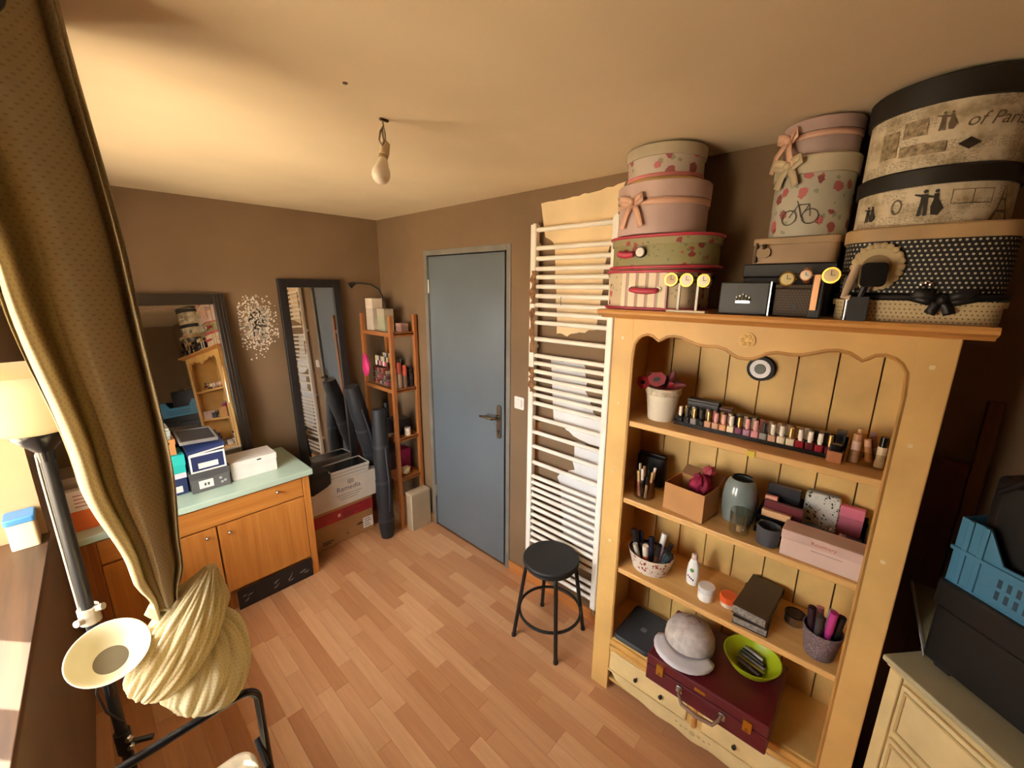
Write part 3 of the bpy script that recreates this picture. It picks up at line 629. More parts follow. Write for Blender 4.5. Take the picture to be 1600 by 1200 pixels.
MB().prism(rrect(.03, .082, 1.855, 1.915, .012), 1.405, 1.416, 'x').build('case', BLACKGLOSS, t, bev=.002)
MB().tube([(1.414, .09, 1.912), (1.418, .098, 1.88), (1.42, .104, 1.85), (1.42, .108, 1.83), (1.42, .095, 1.828)], [.012, .012, .011, .01, .008], 8, sq=.25).build('strap', paint('#f0d9bb', .5), t)
MB().box(1.412, 1.43, .055, .095, ZT, ZT+.062).tube([(1.421, .075, ZT+.06), (1.416, .068, 1.86)], .008, 8).build('holder', BLACK, t)
MB().prism(rrect(.09, .115, 1.845, 1.885, .006), 1.43, 1.44, 'x').cyl((1.435, .1, ZT), (1.435, .1, 1.85), .006).build('silver_charm_stand', CHROME, loc=(1.435, .1, ZT), label='little silver trinket standing beside the smart watch', cat='trinket')

# ------------------------------------------------------------------ things on the cupboard shelves
def lath(name, mat, prof, cx, cy, z, parent=None, n=20, **kw):
    return MB().lathe(cx, cy, [(r, z+h) for r, h in prof], n, **{k: v for k, v in kw.items() if k in ('sx', 'sy', 'caps', 'pw')}).build(name, mat, parent, **{k: v for k, v in kw.items() if k not in ('sx', 'sy', 'caps', 'pw')})
Z1, Z2, Z3, Z4 = 1.335, 1.0, .665, .30
# top shelf: white pot with a masquerade mask
t = thing('white_pot', 'white textured pot holding a red feathered mask on the top shelf', 'pot', (1.575, .628, Z1))
lath('body', paint('#e6dcc8', .45, var=.06), [(.050, 0), (.052, .004), (.064, .112), (.066, .13), (.060, .132), (.058, .11), (.048, .012), (.001, .01)], 1.575, .628, Z1, t, 28)
MB().lathe(1.575, .628, [(.0645, Z1+.104), (.067, Z1+.107), (.067, Z1+.128), (.065, Z1+.131)], 28, caps=False).build('rim_band', paint('#d5c8ae', .6, var=.2, vs=60, bump=.4), t)
t = thing('party_mask', 'dark red eye mask with black feathers lying in the white pot', 'mask', (1.565, .63, Z1+.135))
RD = paint('#8c1424', .5, var=.2, vs=30)
mk = MB(); R = Matrix.Rotation(.5, 3, 'X')
ctl = [(-.062, .008), (-.05, .03), (-.02, .034), (0, .022), (.02, .034), (.05, .03), (.064, .006), (.05, -.018), (.022, -.022), (0, -.006), (-.022, -.022), (-.048, -.02)]
cc = Vector((1.528, .668, Z1+.150))
def mp(u, v, d): return tuple(cc + Matrix.Rotation(-.35, 3, 'X') @ Vector((d+abs(u)*.35, -u, v)))
mk.add([mp(u, v, 0) for u, v in ctl]+[mp(u, v, -.003) for u, v in ctl], [tuple(range(12))[::-1], tuple(range(12, 24))]+[(i, (i+1) % 12, 12+(i+1) % 12, 12+i) for i in range(12)])
mk.build('mask_shape', RD, t)
for sg in (-1, 1): MB().add([mp(sg*.03+.014*math.cos(a), .006+.008*math.sin(a), -.0036) for a in [2*math.pi*k/14 for k in range(14)]], [tuple(range(14))]).build('eye_hole', BLACK, t, smooth=False)
for k in range(9):
    a = -1.3+k*.33; L = .07+.02*(k % 3); c = Vector((1.575, .62, Z1+.125)); dr = Vector((-.25+.1*(k % 2), -math.sin(a)*.7, .35+.3*math.cos(a))).normalized(); sd = dr.cross(Vector((1, 0, 0))).normalized()
    pts = [c+dr*(L*q)+Vector((0, 0, -.02*q*q)) for q in (0, .3, .6, .85, 1)]; ws = (.003, .012, .014, .009, .001)
    MB().add([tuple(p+sd*w*sg) for p, w in zip(pts, ws) for sg in (-1, 1)], [(2*i, 2*i+1, 2*i+3, 2*i+2) for i in range(4)]).build('feather', (RD, BLACK, paint('#5e1a20', .6))[k % 3], t, solid=.001)
# top shelf: round wall clock or speaker on the back boards
t = thing('round_speaker', 'small round white disc with dark centre and black rim on the back boards', 'speaker', (1.73, .333, 1.56))
MB().tube([(1.737, .333, 1.56), (1.716, .333, 1.56)], [.047, .045], 32).build('housing', paint('#0c0c0e', .7, var=0, bump=0), t)
MB().tube([(1.717, .333, 1.56), (1.713, .333, 1.56)], [.0345, .034], 32).build('white_ring', paint('#e2e0e4', .4), t)
MB().tube([(1.714, .333, 1.56), (1.7105, .333, 1.56)], [.0195, .018], 24).build('centre', paint('#4d5147', .45), t)
# top shelf: tray of nail polish
t = thing('polish_tray', 'long black tray full of nail polish bottles on the top shelf', 'tray', (1.60, .30, Z1))
TX0, TX1, TY0, TY1 = 1.545, 1.655, .045, .565
MB().box(TX0, TX1, TY0, TY1, Z1, Z1+.004).box(TX0, TX0+.003, TY0, TY1, Z1+.004, Z1+.014).box(TX1-.003, TX1, TY0, TY1, Z1+.004, Z1+.05).box(TX0+.003, TX1-.003, TY0, TY0+.003, Z1+.004, Z1+.02).box(TX0+.003, TX1-.003, TY1-.003, TY1, Z1+.004, Z1+.02).build('tray_body', BLACKGLOSS, t, smooth=False)
COLS = {'black': '#1c1a1e', 'cream': '#e9d8b8', 'nude': '#d2a184', 'pink': '#d98f95', 'plum': '#7d4766', 'red': '#8e1c2a', 'wine': '#5d1a26', 'grey': '#8f8a88', 'peach': '#e0a679', 'mauve': '#a97f92'}
CAPS = {'black': ('#141316', .3), 'white': ('#ece4d4', .35), 'gold': ('#cfb072', .3), 'pink': ('#e3a6a4', .4)}
PB = {}
def polish(colour, cap, loc, row):
    key = (colour, cap)
    lab = f'{colour} nail polish bottle with {cap} cap, {row} row of the black tray'
    if key not in PB:
        t = thing('nail_polish', lab, 'nail polish', loc, group=f'{colour} nail polish bottles with {cap} caps', local=True)
        w = .0115
        MB().prism(rrect(-w, w, -w, w, .004), 0, .030).build('bottle', paint(COLS[colour], .12, var=0, bump=0, Coat_Weight=.6), t, bev=.002)
        c = CAPS[cap]; MB().tube([(0, 0, .030), (0, 0, .036), (0, 0, .037), (0, 0, .066)], [.006, .006, .0078, .0068], 12).build('cap', metal(c[0], c[1]) if cap == 'gold' else paint(c[0], c[1], var=0, bump=0), t)
        PB[key] = t; return t
    return dup(PB[key], loc, label=lab)
rp = random.Random(11)
front = ['black/white', 'black/black', 'grey/gold', 'black/black', 'nude/gold', 'nude/pink', 'peach/pink', 'cream/white', 'plum/gold', 'mauve/pink', 'pink/pink', 'grey/black', 'nude/white', 'cream/white', 'cream/gold', 'red/white', 'wine/white', 'red/white', 'wine/gold']
rows = [(1.563, front), (1.588, ['black/gold', 'black/white', 'black/black', 'nude/white', 'pink/pink', 'nude/gold', 'peach/white', 'plum/black', 'mauve/white', 'pink/white', 'nude/pink', 'cream/white', 'grey/white', 'wine/white', 'red/gold', 'wine/white', 'red/black', 'wine/black'])]
for ri, (x, lst) in enumerate(rows):
    for k, sname in enumerate(lst):
        a, b = sname.split('/'); y = .548-.0258*k-(.012 if ri else 0)
        polish(a, b, (x+rp.uniform(-.001, .001), y, Z1+.0045), ('front', 'back')[ri])
# boxes and pouches behind the bottles in the tray
for k, (y0, y1, c, nm, h) in enumerate([(.43, .545, '#16151a', 'black carton behind the dark nail polish', .085), (.385, .425, '#3a1d1e', 'dark red lipstick carton behind the nail polish', .07), (.30, .375, '#24211f', 'low charcoal carton behind the nail polish', .055)]):
    o = thing('small_carton', nm, 'carton', (1.63, (y0+y1)/2, Z1+.0045)); MB().box(1.612, 1.648, y0, y1, Z1+.0045, Z1+h).build('body', paint(c, .4), o, smooth=False, bev=.002); MB().box(1.611, 1.649, y0-.001, y1+.001, Z1+h, Z1+h+.01).build('flap', paint(shade(c, 1.3), .4), o, smooth=False, bev=.002)
for k in range(4):
    y0 = .262-.05*k; c = ('#c79a92', '#b79aa0', '#c9a59c', '#b59a9a')[k]
    o = thing('powder_compact', f'{("rosy","greyish lilac","pale pink","dusty mauve")[k]} flat compact standing behind the nail polish', 'compact', (1.63, y0, Z1+.0045))
    MB().prism(rrect(y0-.022, y0+.022, Z1+.0045, Z1+.06, .006), 1.620, 1.630, 'x').build('lid', paint(c, .35), o, bev=.0015)
    MB().prism(rrect(y0-.022, y0+.022, Z1+.0045, Z1+.06, .006), 1.631, 1.640, 'x').build('base', paint(shade(c, .8), .35), o, bev=.0015)
o = thing('small_carton', 'dark grey square carton at the end of the polish tray', 'carton', (1.62, .06, Z1+.0045)); MB().box(1.612, 1.648, .051, .075, Z1+.0045, Z1+.066).build('body', paint('#2a2728', .4), o, smooth=False, bev=.002); MB().box(1.611, 1.649, .05, .076, Z1+.066, Z1+.074).build('flap', paint('#46403c', .4), o, smooth=False, bev=.002)
o = thing('blush_jar', 'square clear jar of coral blush with black lid beside the organiser', 'jar', (1.528, .062, Z1))
MB().prism(rrect(1.515, 1.541, .047, .085, .004), Z1, Z1+.036).build('jar_body', paint('#b5764f', .15, var=0, bump=0, Coat_Weight=.8), o, bev=.002); MB().prism(rrect(1.5175, 1.5385, .0505, .0815, .004), Z1+.036, Z1+.058).build('lid', BLACKGLOSS, o, bev=.002)
# acrylic organiser with make-up at the right end
t = thing('acrylic_organiser', 'clear acrylic make-up organiser at the end of the top shelf', 'organiser', (1.59, -.005, Z1))
AC = glass('#f3efe6', .03, .10); ax_ = (1.545, 1.66); ay_ = (-.052, .038)
for m in (MB().box(ax_[0], ax_[1], ay_[0], ay_[1], Z1, Z1+.003), MB().box(ax_[0], ax_[0]+.003, ay_[0], ay_[1], Z1+.003, Z1+.045), MB().box(ax_[1]-.003, ax_[1], ay_[0], ay_[1], Z1+.003, Z1+.07), MB().box(ax_[0]+.003, ax_[1]-.003, ay_[0], ay_[0]+.003, Z1+.003, Z1+.06), MB().box(ax_[0]+.003, ax_[1]-.003, ay_[1]-.003, ay_[1], Z1+.003, Z1+.06)): m.build('wall', AC, t, smooth=False)
def stick(name, label, cat, base, top, r, mb, mc, frac=.6, n=12, group=None, capr=1.0):
    b, e = Vector(base), Vector(top); m = b+(e-b)*frac; o = thing(name, label, cat, base)
    MB().tube([b, m], r, n).build('body', mb, o); MB().tube([m, e], r*capr, n).build('cap', mc, o); return o
zz = Z1+.0035
stick('lotion_tube', 'pale pink tube with tan cap in the acrylic organiser', 'tube', (1.565, .022, zz), (1.565, .022, zz+.088), .0115, paint('#d9b7a4', .35), paint('#b9875c', .4), .75)
stick('foundation_bottle', 'cream foundation bottle with black cap in the acrylic organiser', 'bottle', (1.562, -.036, zz), (1.566, -.037, zz+.092), .0115, paint('#e6d2b2', .25), BLACKGLOSS, .68, capr=.8)
stick('concealer_tube', 'slanted bronze concealer tube in the acrylic organiser', 'tube', (1.572, -.012, zz+.008), (1.568, -.001, zz+.075), .0085, paint('#b57f4f', .3), paint('#d9a98a', .35), .7)
stick('lip_pencil', 'purple lip pencil leaning in the acrylic organiser', 'pencil', (1.612, .0, zz+.006), (1.615, -.012, zz+.088), .005, paint('#4d3a5c', .35), paint('#b39bc0', .35), .75)
stick('make_up_brush', 'brown tipped blush brush leaning in the acrylic organiser', 'brush', (1.600, -.028, zz+.006), (1.59, -.012, zz+.078), .006, paint('#c9a58c', .4), paint('#8a5b3c', .8), .6, capr=1.5)
stick('mascara_tube', 'dark mascara tube standing at the back of the acrylic organiser', 'mascara', (1.642, .02, zz), (1.642, .02, zz+.085), .007, paint('#2a2230', .3), paint('#caa06c', .3), .5)
MB().box(CX-.0005, CX+.0055, .262, .284, Z1-.0225, Z1-.003).build('price_sticker', paint('#d9c43c', .6), loc=(CX, .27, Z1-.02), label='yellow sticker on the edge of the top shelf', cat='sticker', smooth=False)

# second shelf
t = thing('brush_jar', 'clear jar of make-up pencils and lip tubes on the second shelf', 'jar', (1.53, .65, Z2))
lath('glass_body', glass('#efe6dc', .03, .08), [(.042, 0), (.043, .003), (.043, .075), (.041, .075), (.041, .004), (.001, .004)], 1.53, .65, Z2, t, 24)
pcs = [('#c43a55', 'red lip gloss'), ('#2a2222', 'black eye pencil'), ('#c9a25c', 'gold lipstick tube'), ('#8a4a3a', 'brown lip pencil'), ('#e3b8b4', 'pale pink lip gloss'), ('#4b4038', 'dark grey eye pencil'), ('#d9d0c0', 'white eye pencil'), ('#7d5a3a', 'bronze lip gloss'), ('#a0303c', 'crimson lip pencil'), ('#5d6650', 'olive eye pencil')]
for k, (c, nm) in enumerate(pcs):
    a = k*.63; r1, r2 = .022, .034; L = .105+.014*(k % 3)
    stick('cosmetic_pencil', f'{nm} standing in the clear jar on the second shelf', 'pencil', (1.53+r1*math.cos(a), .65+r1*math.sin(a), Z2+.0055), (1.53+r2*math.cos(a), .65+r2*math.sin(a), Z2+L), .0058, paint(c, .3), paint(('#17151a', '#d8b878', '#e8ddd0')[k % 3], .3), .62)
t = thing('dark_pouch', 'black upright pouch in the dim corner of the second shelf', 'pouch', (1.66, .68, Z2))
MB().prism(rrect(1.635, 1.69, .62, .745, .02), Z2, Z2+.135).build('body', BLACK, t, bev=.008); MB().box(1.655, 1.67, .625, .74, Z2+.135, Z2+.143).build('zip', metal('#5a5650', .4), t, smooth=False)
t = thing('cardboard_box', 'open plain cardboard box with crimson cloth on the second shelf', 'box', (1.55, .47, Z2), rz=-.12)
KR = paint('#c08a52', .7, var=.08); KRI = paint('#8a6443', .75, var=.08)
a, b, h = .065, .078, .112
for m in (MB().box(-a, a, -b, b, 0, .003), ): m.build('base', KRI, t, smooth=False)
for m in (MB().box(-a, -a+.003, -b, b, .003, h), MB().box(a-.003, a, -b, b, .003, h), MB().box(-a+.003, a-.003, -b, -b+.003, .003, h), MB().box(-a+.003, a-.003, b-.003, b, .003, h)): m.build('side', KR, t, smooth=False)
Rf = Matrix.Rotation(-.5, 3, 'Y'); MB().box(0, .05, -b, b, 0, .002, Rf, (a-.002, 0, h)).build('flap', KRI, t, smooth=False)
def crumple(name, label, cat, c, rad, mat, seed, parent=None, lob=7, sc=(1, 1, 1), amp=.35):
    rn = random.Random(seed); ph = [rn.uniform(0, 6.28) for _ in range(8)]; m = MB(); n, k = 30, 18; vs = []
    for j in range(k+1):
        th = math.pi*j/k
        for i in range(n):
            a = 2*math.pi*i/n
            f = 1+amp*(.5*math.sin(lob*a+ph[0]+2*th)+.35*math.sin((lob+4)*a-3*th+ph[1])+.3*math.sin(5*th+ph[2]+2*a))*math.sin(th)**.5
            vs.append((c[0]+rad*sc[0]*f*math.sin(th)*math.cos(a), c[1]+rad*sc[1]*f*math.sin(th)*math.sin(a), c[2]+rad*sc[2]*f*math.cos(th)))
    m.add(vs, [(j*n+i, (j+1)*n+i, (j+1)*n+(i+1) % n, j*n+(i+1) % n) for j in range(k) for i in range(n)])
    return m.build(name, mat, parent, loc=None if parent is not None else c, label=label, cat=cat, sharp=180)
crumple('crimson_scarf', 'crumpled crimson scarf spilling out of the cardboard box', 'scarf', (1.555, .442, Z2+.118), .038, paint('#a01c46', .7, var=.2, vs=40), 3, sc=(1.1, .9, .95))
crumple('pink_hair_tie', 'bright coral pink scrunchie on top of the crimson scarf', 'scrunchie', (1.60, .43, Z2+.158), .020, paint('#c95462', .6), 5)
t = thing('grey_vase', 'glossy grey-green vase with open slanted mouth behind the drinking glass', 'vase', (1.605, .315, Z2))
VM = paint('#7f8a86', .18, var=.06, Coat_Weight=.5)
lath('body', VM, [(.046, 0), (.053, .006), (.06, .05), (.06, .10), (.053, .14), (.044, .16), (.036, .168), (.032, .166), (.04, .15), (.05, .12), (.054, .06), (.04, .008), (.001, .006)], 1.605, .315, Z2, t, 28)
MB().tube([(1.605+.034*math.cos(a), .315+.034*math.sin(a), Z2+.168) for a in [2*math.pi*k/24 for k in range(24)]], .003, 6, closed=True).build('rim', BLACKGLOSS, t)
t = thing('drinking_glass', 'clear drinking glass with a little candle inside on the second shelf', 'glass', (1.512, .285, Z2))
lath('tumbler', glass('#f4f6f2', .0, .14), [(.031, 0), (.032, .003), (.036, .086), (.0345, .086), (.030, .007), (.001, .007)], 1.512, .285, Z2, t, 24)
lath('wax', paint('#e3c08a', .4), [(.009, .0075), (.009, .03), (.001, .032)], 1.512, .285, Z2, t, 14)
t = thing('grey_cup', 'dark grey matte ceramic cup beside the clear drinking glass', 'cup', (1.512, .197, Z2))
lath('cup_body', paint('#4a4a50', .65), [(.030, 0), (.033, .003), (.036, .05), (.036, .066), (.032, .066), (.031, .01), (.001, .008)], 1.512, .197, Z2, t, 28)
t = thing('pink_gift_box', 'long pale pink gift box with red lettering at the shelf front', 'box', (1.52, .05, Z2))
PK = paint('#dcbdae', .45, var=.04)
MB().box(1.476, 1.55, -.052, .155, Z2, Z2+.078).build('body', PK, t, smooth=False, bev=.003); MB().box(1.474, 1.552, -.054, .157, Z2+.060, Z2+.092).build('lid', paint('#d9b7a8', .45), t, smooth=False, bev=.003)
text('Rosemary', .016, face_x(1.4735, .045, Z2+.074)).build('lettering', paint('#a8433c', .5), t, smooth=False)
MB().box(1.4754, 1.476, -.005, .075, Z2+.047, Z2+.049).build('print_line', paint('#a88a80', .5), t, smooth=False)
# dark organiser of make-up behind it
t = thing('make_up_crate', 'black slatted make-up tray full of palettes on the second shelf', 'tray', (1.64, .10, Z2))
MB().box(1.565, 1.73, -.05, .25, Z2, Z2+.005).build('base', BLACK, t, smooth=False)
for k in range(3): MB().box(1.562, 1.566, -.05, .25, Z2+.006+.024*k, Z2+.022+.024*k).build('slat', BLACKGLOSS, t, smooth=False, bev=.001)
for y in (-.05, .246): MB().box(1.566, 1.73, y, y+.004, Z2+.005, Z2+.08).build('end', BLACK, t, smooth=False)
MB().box(1.727, 1.731, -.046, .246, Z2+.005, Z2+.10).build('back', BLACK, t, smooth=False)
def carton(name, label, cat, x0, x1, y0, y1, z0, z1, c, lid=None, rough=.4):
    o = thing(name, label, cat, ((x0+x1)/2, (y0+y1)/2, z0)); hz = z0+(z1-z0)*.7
    MB().box(x0, x1, y0, y1, z0, hz).build('base', paint(c, rough), o, smooth=False, bev=.002); MB().box(x0-.0006, x1+.0006, y0-.0006, y1+.0006, hz, z1).build('lid', paint(lid or shade(c, 1.15), rough), o, smooth=False, bev=.002); return o
zb = Z2+.0055
carton('eye_palette', 'long tan eyeshadow palette at the front of the black make-up tray', 'palette', 1.572, 1.59, .15, .235, zb, zb+.085, '#c49a6e')
carton('eye_palette', 'dark red eyeshadow palette behind the tan palette', 'palette', 1.597, 1.612, .12, .235, zb, zb+.11, '#5d1d24')
carton('eye_palette', 'tall black eyeshadow palette at the back of the make-up tray', 'palette', 1.66, 1.68, .14, .24, zb, zb+.15, '#232327')
carton('eye_palette', 'peach cornered compact palette beside the dark red palette', 'palette', 1.617, 1.632, .20, .238, zb, zb+.12, '#c98f78')
carton('eye_palette', 'grey black palette lying low in the middle of the make-up tray', 'palette', 1.572, 1.64, .03, .11, zb, zb+.055, '#1d1f20')
carton('eye_palette', 'wide black palette lying at the near end of the make-up tray', 'palette', 1.572, 1.66, -.04, .02, zb, zb+.045, '#26221f')
carton('pink_wallet', 'small pink wallet standing behind the make-up tray end', 'wallet', 1.69, 1.712, -.035, .03, zb, zb+.13, '#c46a7c')
o = thing('snake_print_pouch', 'white and green snake print pouch standing in the make-up tray', 'pouch', (1.68, .09, zb))
MB().prism(rrect(.03, .13, zb, zb+.15, .015), 1.685, 1.705, 'x').build('body', floral('#cfcabd', '#2c3a34', '#5f7f68', 95), o, bev=.004); MB().box(1.692, 1.698, .035, .125, zb+.15, zb+.157).build('zip', metal('#7a766c', .4), o, smooth=False)
for k in range(6):
    yk = .065-.009*k-(.010 if k > 3 else 0); zk = zb+(.0600 if k < 4 else .0500)
    stick('lip_gloss', f'{("clear","smoky","silver","grey","pearl","frosted")[k]} capped lip gloss lying on the black palettes', 'lip gloss', (1.585+.004*(k % 2), yk, zk), (1.635, yk-.005, zk), .0045, paint('#2b2627', .3), paint(('#8a8580', '#5c5855', '#b0aba5', '#726c68', '#c9c4bc', '#9a948e')[k], .3), .55)

# third shelf
t = thing('print_basket', 'round basket with red and black print full of toiletries, third shelf', 'basket', (1.545, .605, Z3))
lath('body', floral('#d9cdbc', '#a03030', '#26222a', 60), [(.070, 0), (.073, .003), (.098, .085), (.095, .085), (.069, .008), (.001, .006)], 1.55, .605, Z3, t, 36, sx=.8)
lath('lining', paint('#5a3c34', .8), [(.0715, .0085), (.094, .083)], 1.55, .605, Z3, t, 36, caps=False, sx=.8)
tl = [('navy roll-on tube', '#2a3350', '#1b1f33'), ('pale blue spray tube', '#9aa4bd', '#2a3350'), ('black hair brush handle', '#17151a', '#2b2a2e'), ('white cream tube', '#e6e0d6', '#c9c2b4'), ('orange balm tube', '#c4552c', '#e3d8c6'), ('brown oil bottle', '#6a3a24', '#17151a'), ('teal shampoo bottle', '#4f6a70', '#2f4448'), ('silver and black checked pen', '#c9c4bc', '#17151a'), ('lavender tube', '#b6a8bd', '#e6e0d6')]
for k, (nm, c1, c2) in enumerate(tl):
    a = k*.698+.3; st = Vector((1.55+.034*math.cos(a), .605+.046*math.sin(a), Z3+.012)); en = Vector((1.55+.056*math.cos(a), .605+.082*math.sin(a), Z3+.115+.022*(k % 3)))
    stick('toiletry', f'{nm} sticking out of the printed basket', 'toiletry', st, en, .0125-.002*(k % 2), paint(c1, .35), paint(c2, .35), .62)
t = thing('lotion_bottle', 'white lotion bottle with green leaf logo on the third shelf', 'bottle', (1.58, .437, Z3))
WB = paint('#eceae4', .3, var=0, bump=0)
lath('body', WB, [(.020, 0), (.023, .004), (.025, .05), (.022, .085), (.016, .105), (.011, .113), (.009, .115)], 1.58, .437, Z3, t, 24, sx=.7)
lath('cap', paint('#d8c0b0', .4), [(.012, .114), (.012, .135), (.010, .138)], 1.58, .437, Z3, t, 18, sx=.9)
def fb(z): return lambda u, v: (1.58-.7*math.sqrt(max(0, .0245**2-u*u))-.0008, .437-u, z+v)
g = fb(Z3+.07); MB().add([g(.0085*math.cos(a), .0085*math.sin(a)) for a in [2*math.pi*k/18 for k in range(18)]], [tuple(range(18))]).build('leaf_logo', paint('#5d9a55', .5), t, smooth=False)
for k in range(4):
    g = fb(Z3+.040-.004*k); MB().add([g(-.013+.007*k+x, y) for x, y in ((-.0028, -.004), (.0028, -.004), (.0028, .004), (-.0028, .004))], [(0, 1, 2, 3)]).build('print_mark', paint('#34306a', .5), t, smooth=False)
t = thing('cream_jar', 'white round cream jar between the lotion bottle and the orange lidded tub', 'jar', (1.53, .367, Z3))
lath('jar_body', WB, [(.027, 0), (.029, .003), (.029, .034), (.027, .036)], 1.53, .367, Z3, t, 28); lath('lid', paint('#e6e4e0', .35), [(.0305, .035), (.0305, .056), (.029, .058)], 1.53, .367, Z3, t, 28)
t = thing('orange_tub', 'low tub with bright orange screw lid on the third shelf', 'tub', (1.555, .292, Z3))
lath('tub_body', paint('#e0c9b4', .3), [(.026, 0), (.028, .003), (.028, .02)], 1.555, .292, Z3, t, 28); lath('lid', paint('#dd5a26', .4, var=.03), [(.031, .02), (.031, .042), (.029, .044)], 1.555, .292, Z3, t, 32)
def album(label, x0, x1, y0, y1, z0, z1, rz, c):
    o = thing('leather_book', label, 'book', ((x0+x1)/2, (y0+y1)/2, z0), rz=rz); a, b, h = (x1-x0)/2, (y1-y0)/2, z1-z0
    MB().box(-a, a, -b, b, 0, .003).build('cover', c, o, smooth=False, bev=.001); MB().box(-a, a, -b, b, h-.003, h).build('cover', c, o, smooth=False, bev=.001)
    MB().box(-a+.003, a-.003, -b+.003, b-.003, .003, h-.003).build('pages', paint('#8d8478', .8, var=.3, vs=120), o, smooth=False); MB().box(a-.003, a, -b, b, .003, h-.003).build('spine', c, o, smooth=False); return o
BR = paint('#33251c', .45, var=.1)
album('dark brown leather book, lower one of two on the third shelf', 1.475, 1.70, .152, .262, Z3, Z3+.030, .05, BR)
album('dark brown leather book, upper one of two on the third shelf', 1.482, 1.715, .148, .258, Z3+.0305, Z3+.066, -.06, paint('#3d2d22', .4, var=.1))
t = thing('tape_tin', 'small round silver tin holding rings behind the brush pot', 'tin', (1.63, .09, Z3))
lath('tin_body', metal('#a8a49c', .3), [(.03, 0), (.031, .002), (.031, .036), (.029, .036), (.028, .004), (.001, .004)], 1.63, .09, Z3, t, 28); MB().tube([(1.63+.031*math.cos(a), .09+.031*math.sin(a), Z3+.036) for a in [2*math.pi*k/24 for k in range(24)]], .0025, 6, closed=True).build('rim', BLACKMETAL, t)
t = thing('glitter_pot', 'grey glitter pot crammed with hair brushes and clips', 'pot', (1.53, .006, Z3))
lath('pot_body', paint('#7d6f74', .5, var=.5, vs=220, bump=.5, bs=260), [(.040, 0), (.042, .003), (.056, .10), (.053, .10), (.040, .008), (.001, .006)], 1.53, .006, Z3, t, 28)
br = [('magenta hair brush', '#a8287c', '#c23a8c', .17), ('black hair brush', '#17151a', '#232026', .15), ('black hair claw', '#1c1a20', '#302c34', .13), ('white comb', '#e3dfd8', '#d0ccc4', .125), ('pink scrunchie roll', '#c46a84', '#d98fa0', .12), ('blue eyeliner', '#35607c', '#1f3a4c', .115), ('dark plum brush', '#4a1f3c', '#2a1422', .145), ('grey curling clip', '#5d5a60', '#3a383c', .14)]
for k, (nm, c1, c2, L) in enumerate(br):
    a = k*.785+3.6; stick('hair_tool', f'{nm} standing in the grey glitter pot', 'hair tool', (1.53+.024*math.cos(a), .006+.024*math.sin(a), Z3+.012), (1.53+.042*math.cos(a), .006+.042*math.sin(a), Z3+L+.025), .009, paint(c1, .35), paint(c2, .4), .55, capr=1.25)

# bottom deck
t = thing('dark_folder', 'flat slate grey laptop case lying on the cupboard floor', 'case', (1.55, .62, Z4))
MB().prism(rrect(1.462, 1.70, .54, .708, .02), Z4, Z4+.012).build('base', paint('#33383d', .45), t, bev=.002); MB().prism(rrect(1.463, 1.70, .541, .707, .02), Z4+.013, Z4+.022).build('lid', paint('#3c434a', .4), t, bev=.002)
MB().prism(rrect(1.56, 1.585, .60, .625, .006), Z4+.022, Z4+.0225).build('logo', paint('#7d8186', .3), t)
t = thing('briefcase', 'burgundy leather briefcase with brass latches sticking out of the cupboard', 'briefcase', (1.52, .30, Z4))
BG = paint('#5d1620', .38, var=.1, vs=9); BGT = paint('#4a2018', .4, var=.15, vs=5)
MB().box(1.375, 1.69, .082, .512, Z4, Z4+.072).build('lower_shell', BG, t, smooth=False, bev=.006); MB().box(1.375, 1.69, .082, .512, Z4+.0745, Z4+.12).build('upper_shell', BG, t, smooth=False, bev=.006)
MB().box(1.379, 1.686, .086, .508, Z4+.072, Z4+.0745).build('gasket', BLACK, t, smooth=False)
for y in (.455, .145):
    la = MB().box(1.367, 1.376, y-.014, y+.014, Z4+.055, Z4+.10).build('latch', GOLD, t, smooth=False, bev=.002); MB().cyl((1.367, y, Z4+.066), (1.364, y, Z4+.066), .006).build('latch_button', BRASS, la)
MB().tube([(1.374, .375, Z4+.05), (1.355, .372, Z4+.045), (1.345, .355, Z4+.02), (1.344, .30, Z4+.012), (1.345, .245, Z4+.02), (1.355, .228, Z4+.045), (1.374, .225, Z4+.05)], [.005, .006, .007, .0085, .007, .006, .005], 8).build('carry_handle', paint('#8a6a54', .4), t)
for y in (.376, .224): MB().prism(rrect(y-.012, y+.012, Z4+.035, Z4+.065, .006), 1.368, 1.376, 'x').build('handle_mount', CHROME, t, bev=.001)
MB().box(1.372, 1.376, .285, .325, Z4+.088, Z4+.10).build('name_plate', GOLD, t, smooth=False, bev=.001)
# cap: crown, peak
t = thing('baseball_cap', 'light grey cap with white underside peak resting on the briefcase', 'cap', (1.51, .40, Z4+.1205))
zc = Z4+.121; CAPM = paint('#c9bdb5', .8, var=.12, vs=40, bump=.3)
MB().lathe(1.53, .405, [(.090, zc+.01), (.093, zc+.03), (.091, zc+.055), (.078, zc+.082), (.052, zc+.098), (.018, zc+.104), (.001, zc+.104)], 32, caps=False).build('crown', CAPM, t, sharp=180, solid=.003)
MB().cyl((1.53, .405, zc+.102), (1.53, .405, zc+.109), .007).build('top_button', CAPM, t)
MB().lathe(1.53, .405, [(.0925, zc+.01), (.0945, zc+.027)], 32, caps=False).build('sweat_band', paint('#8b8790', .8), t, solid=.002)
pk = MB(); vs = []; A = 14
for j, rr in enumerate((.088, .115, .145, .168)):
    for i in range(A+1):
        a = math.pi*.62+math.pi*.76*i/A; f = 1-.28*((i-A/2)/(A/2))**2*(j/3); vs.append((1.53+rr*f*math.cos(a), .405+rr*f*math.sin(a)*1.0, zc+.022-.012*j/3+.018*(1-((i-A/2)/(A/2))**2)*(j/3)*.4))
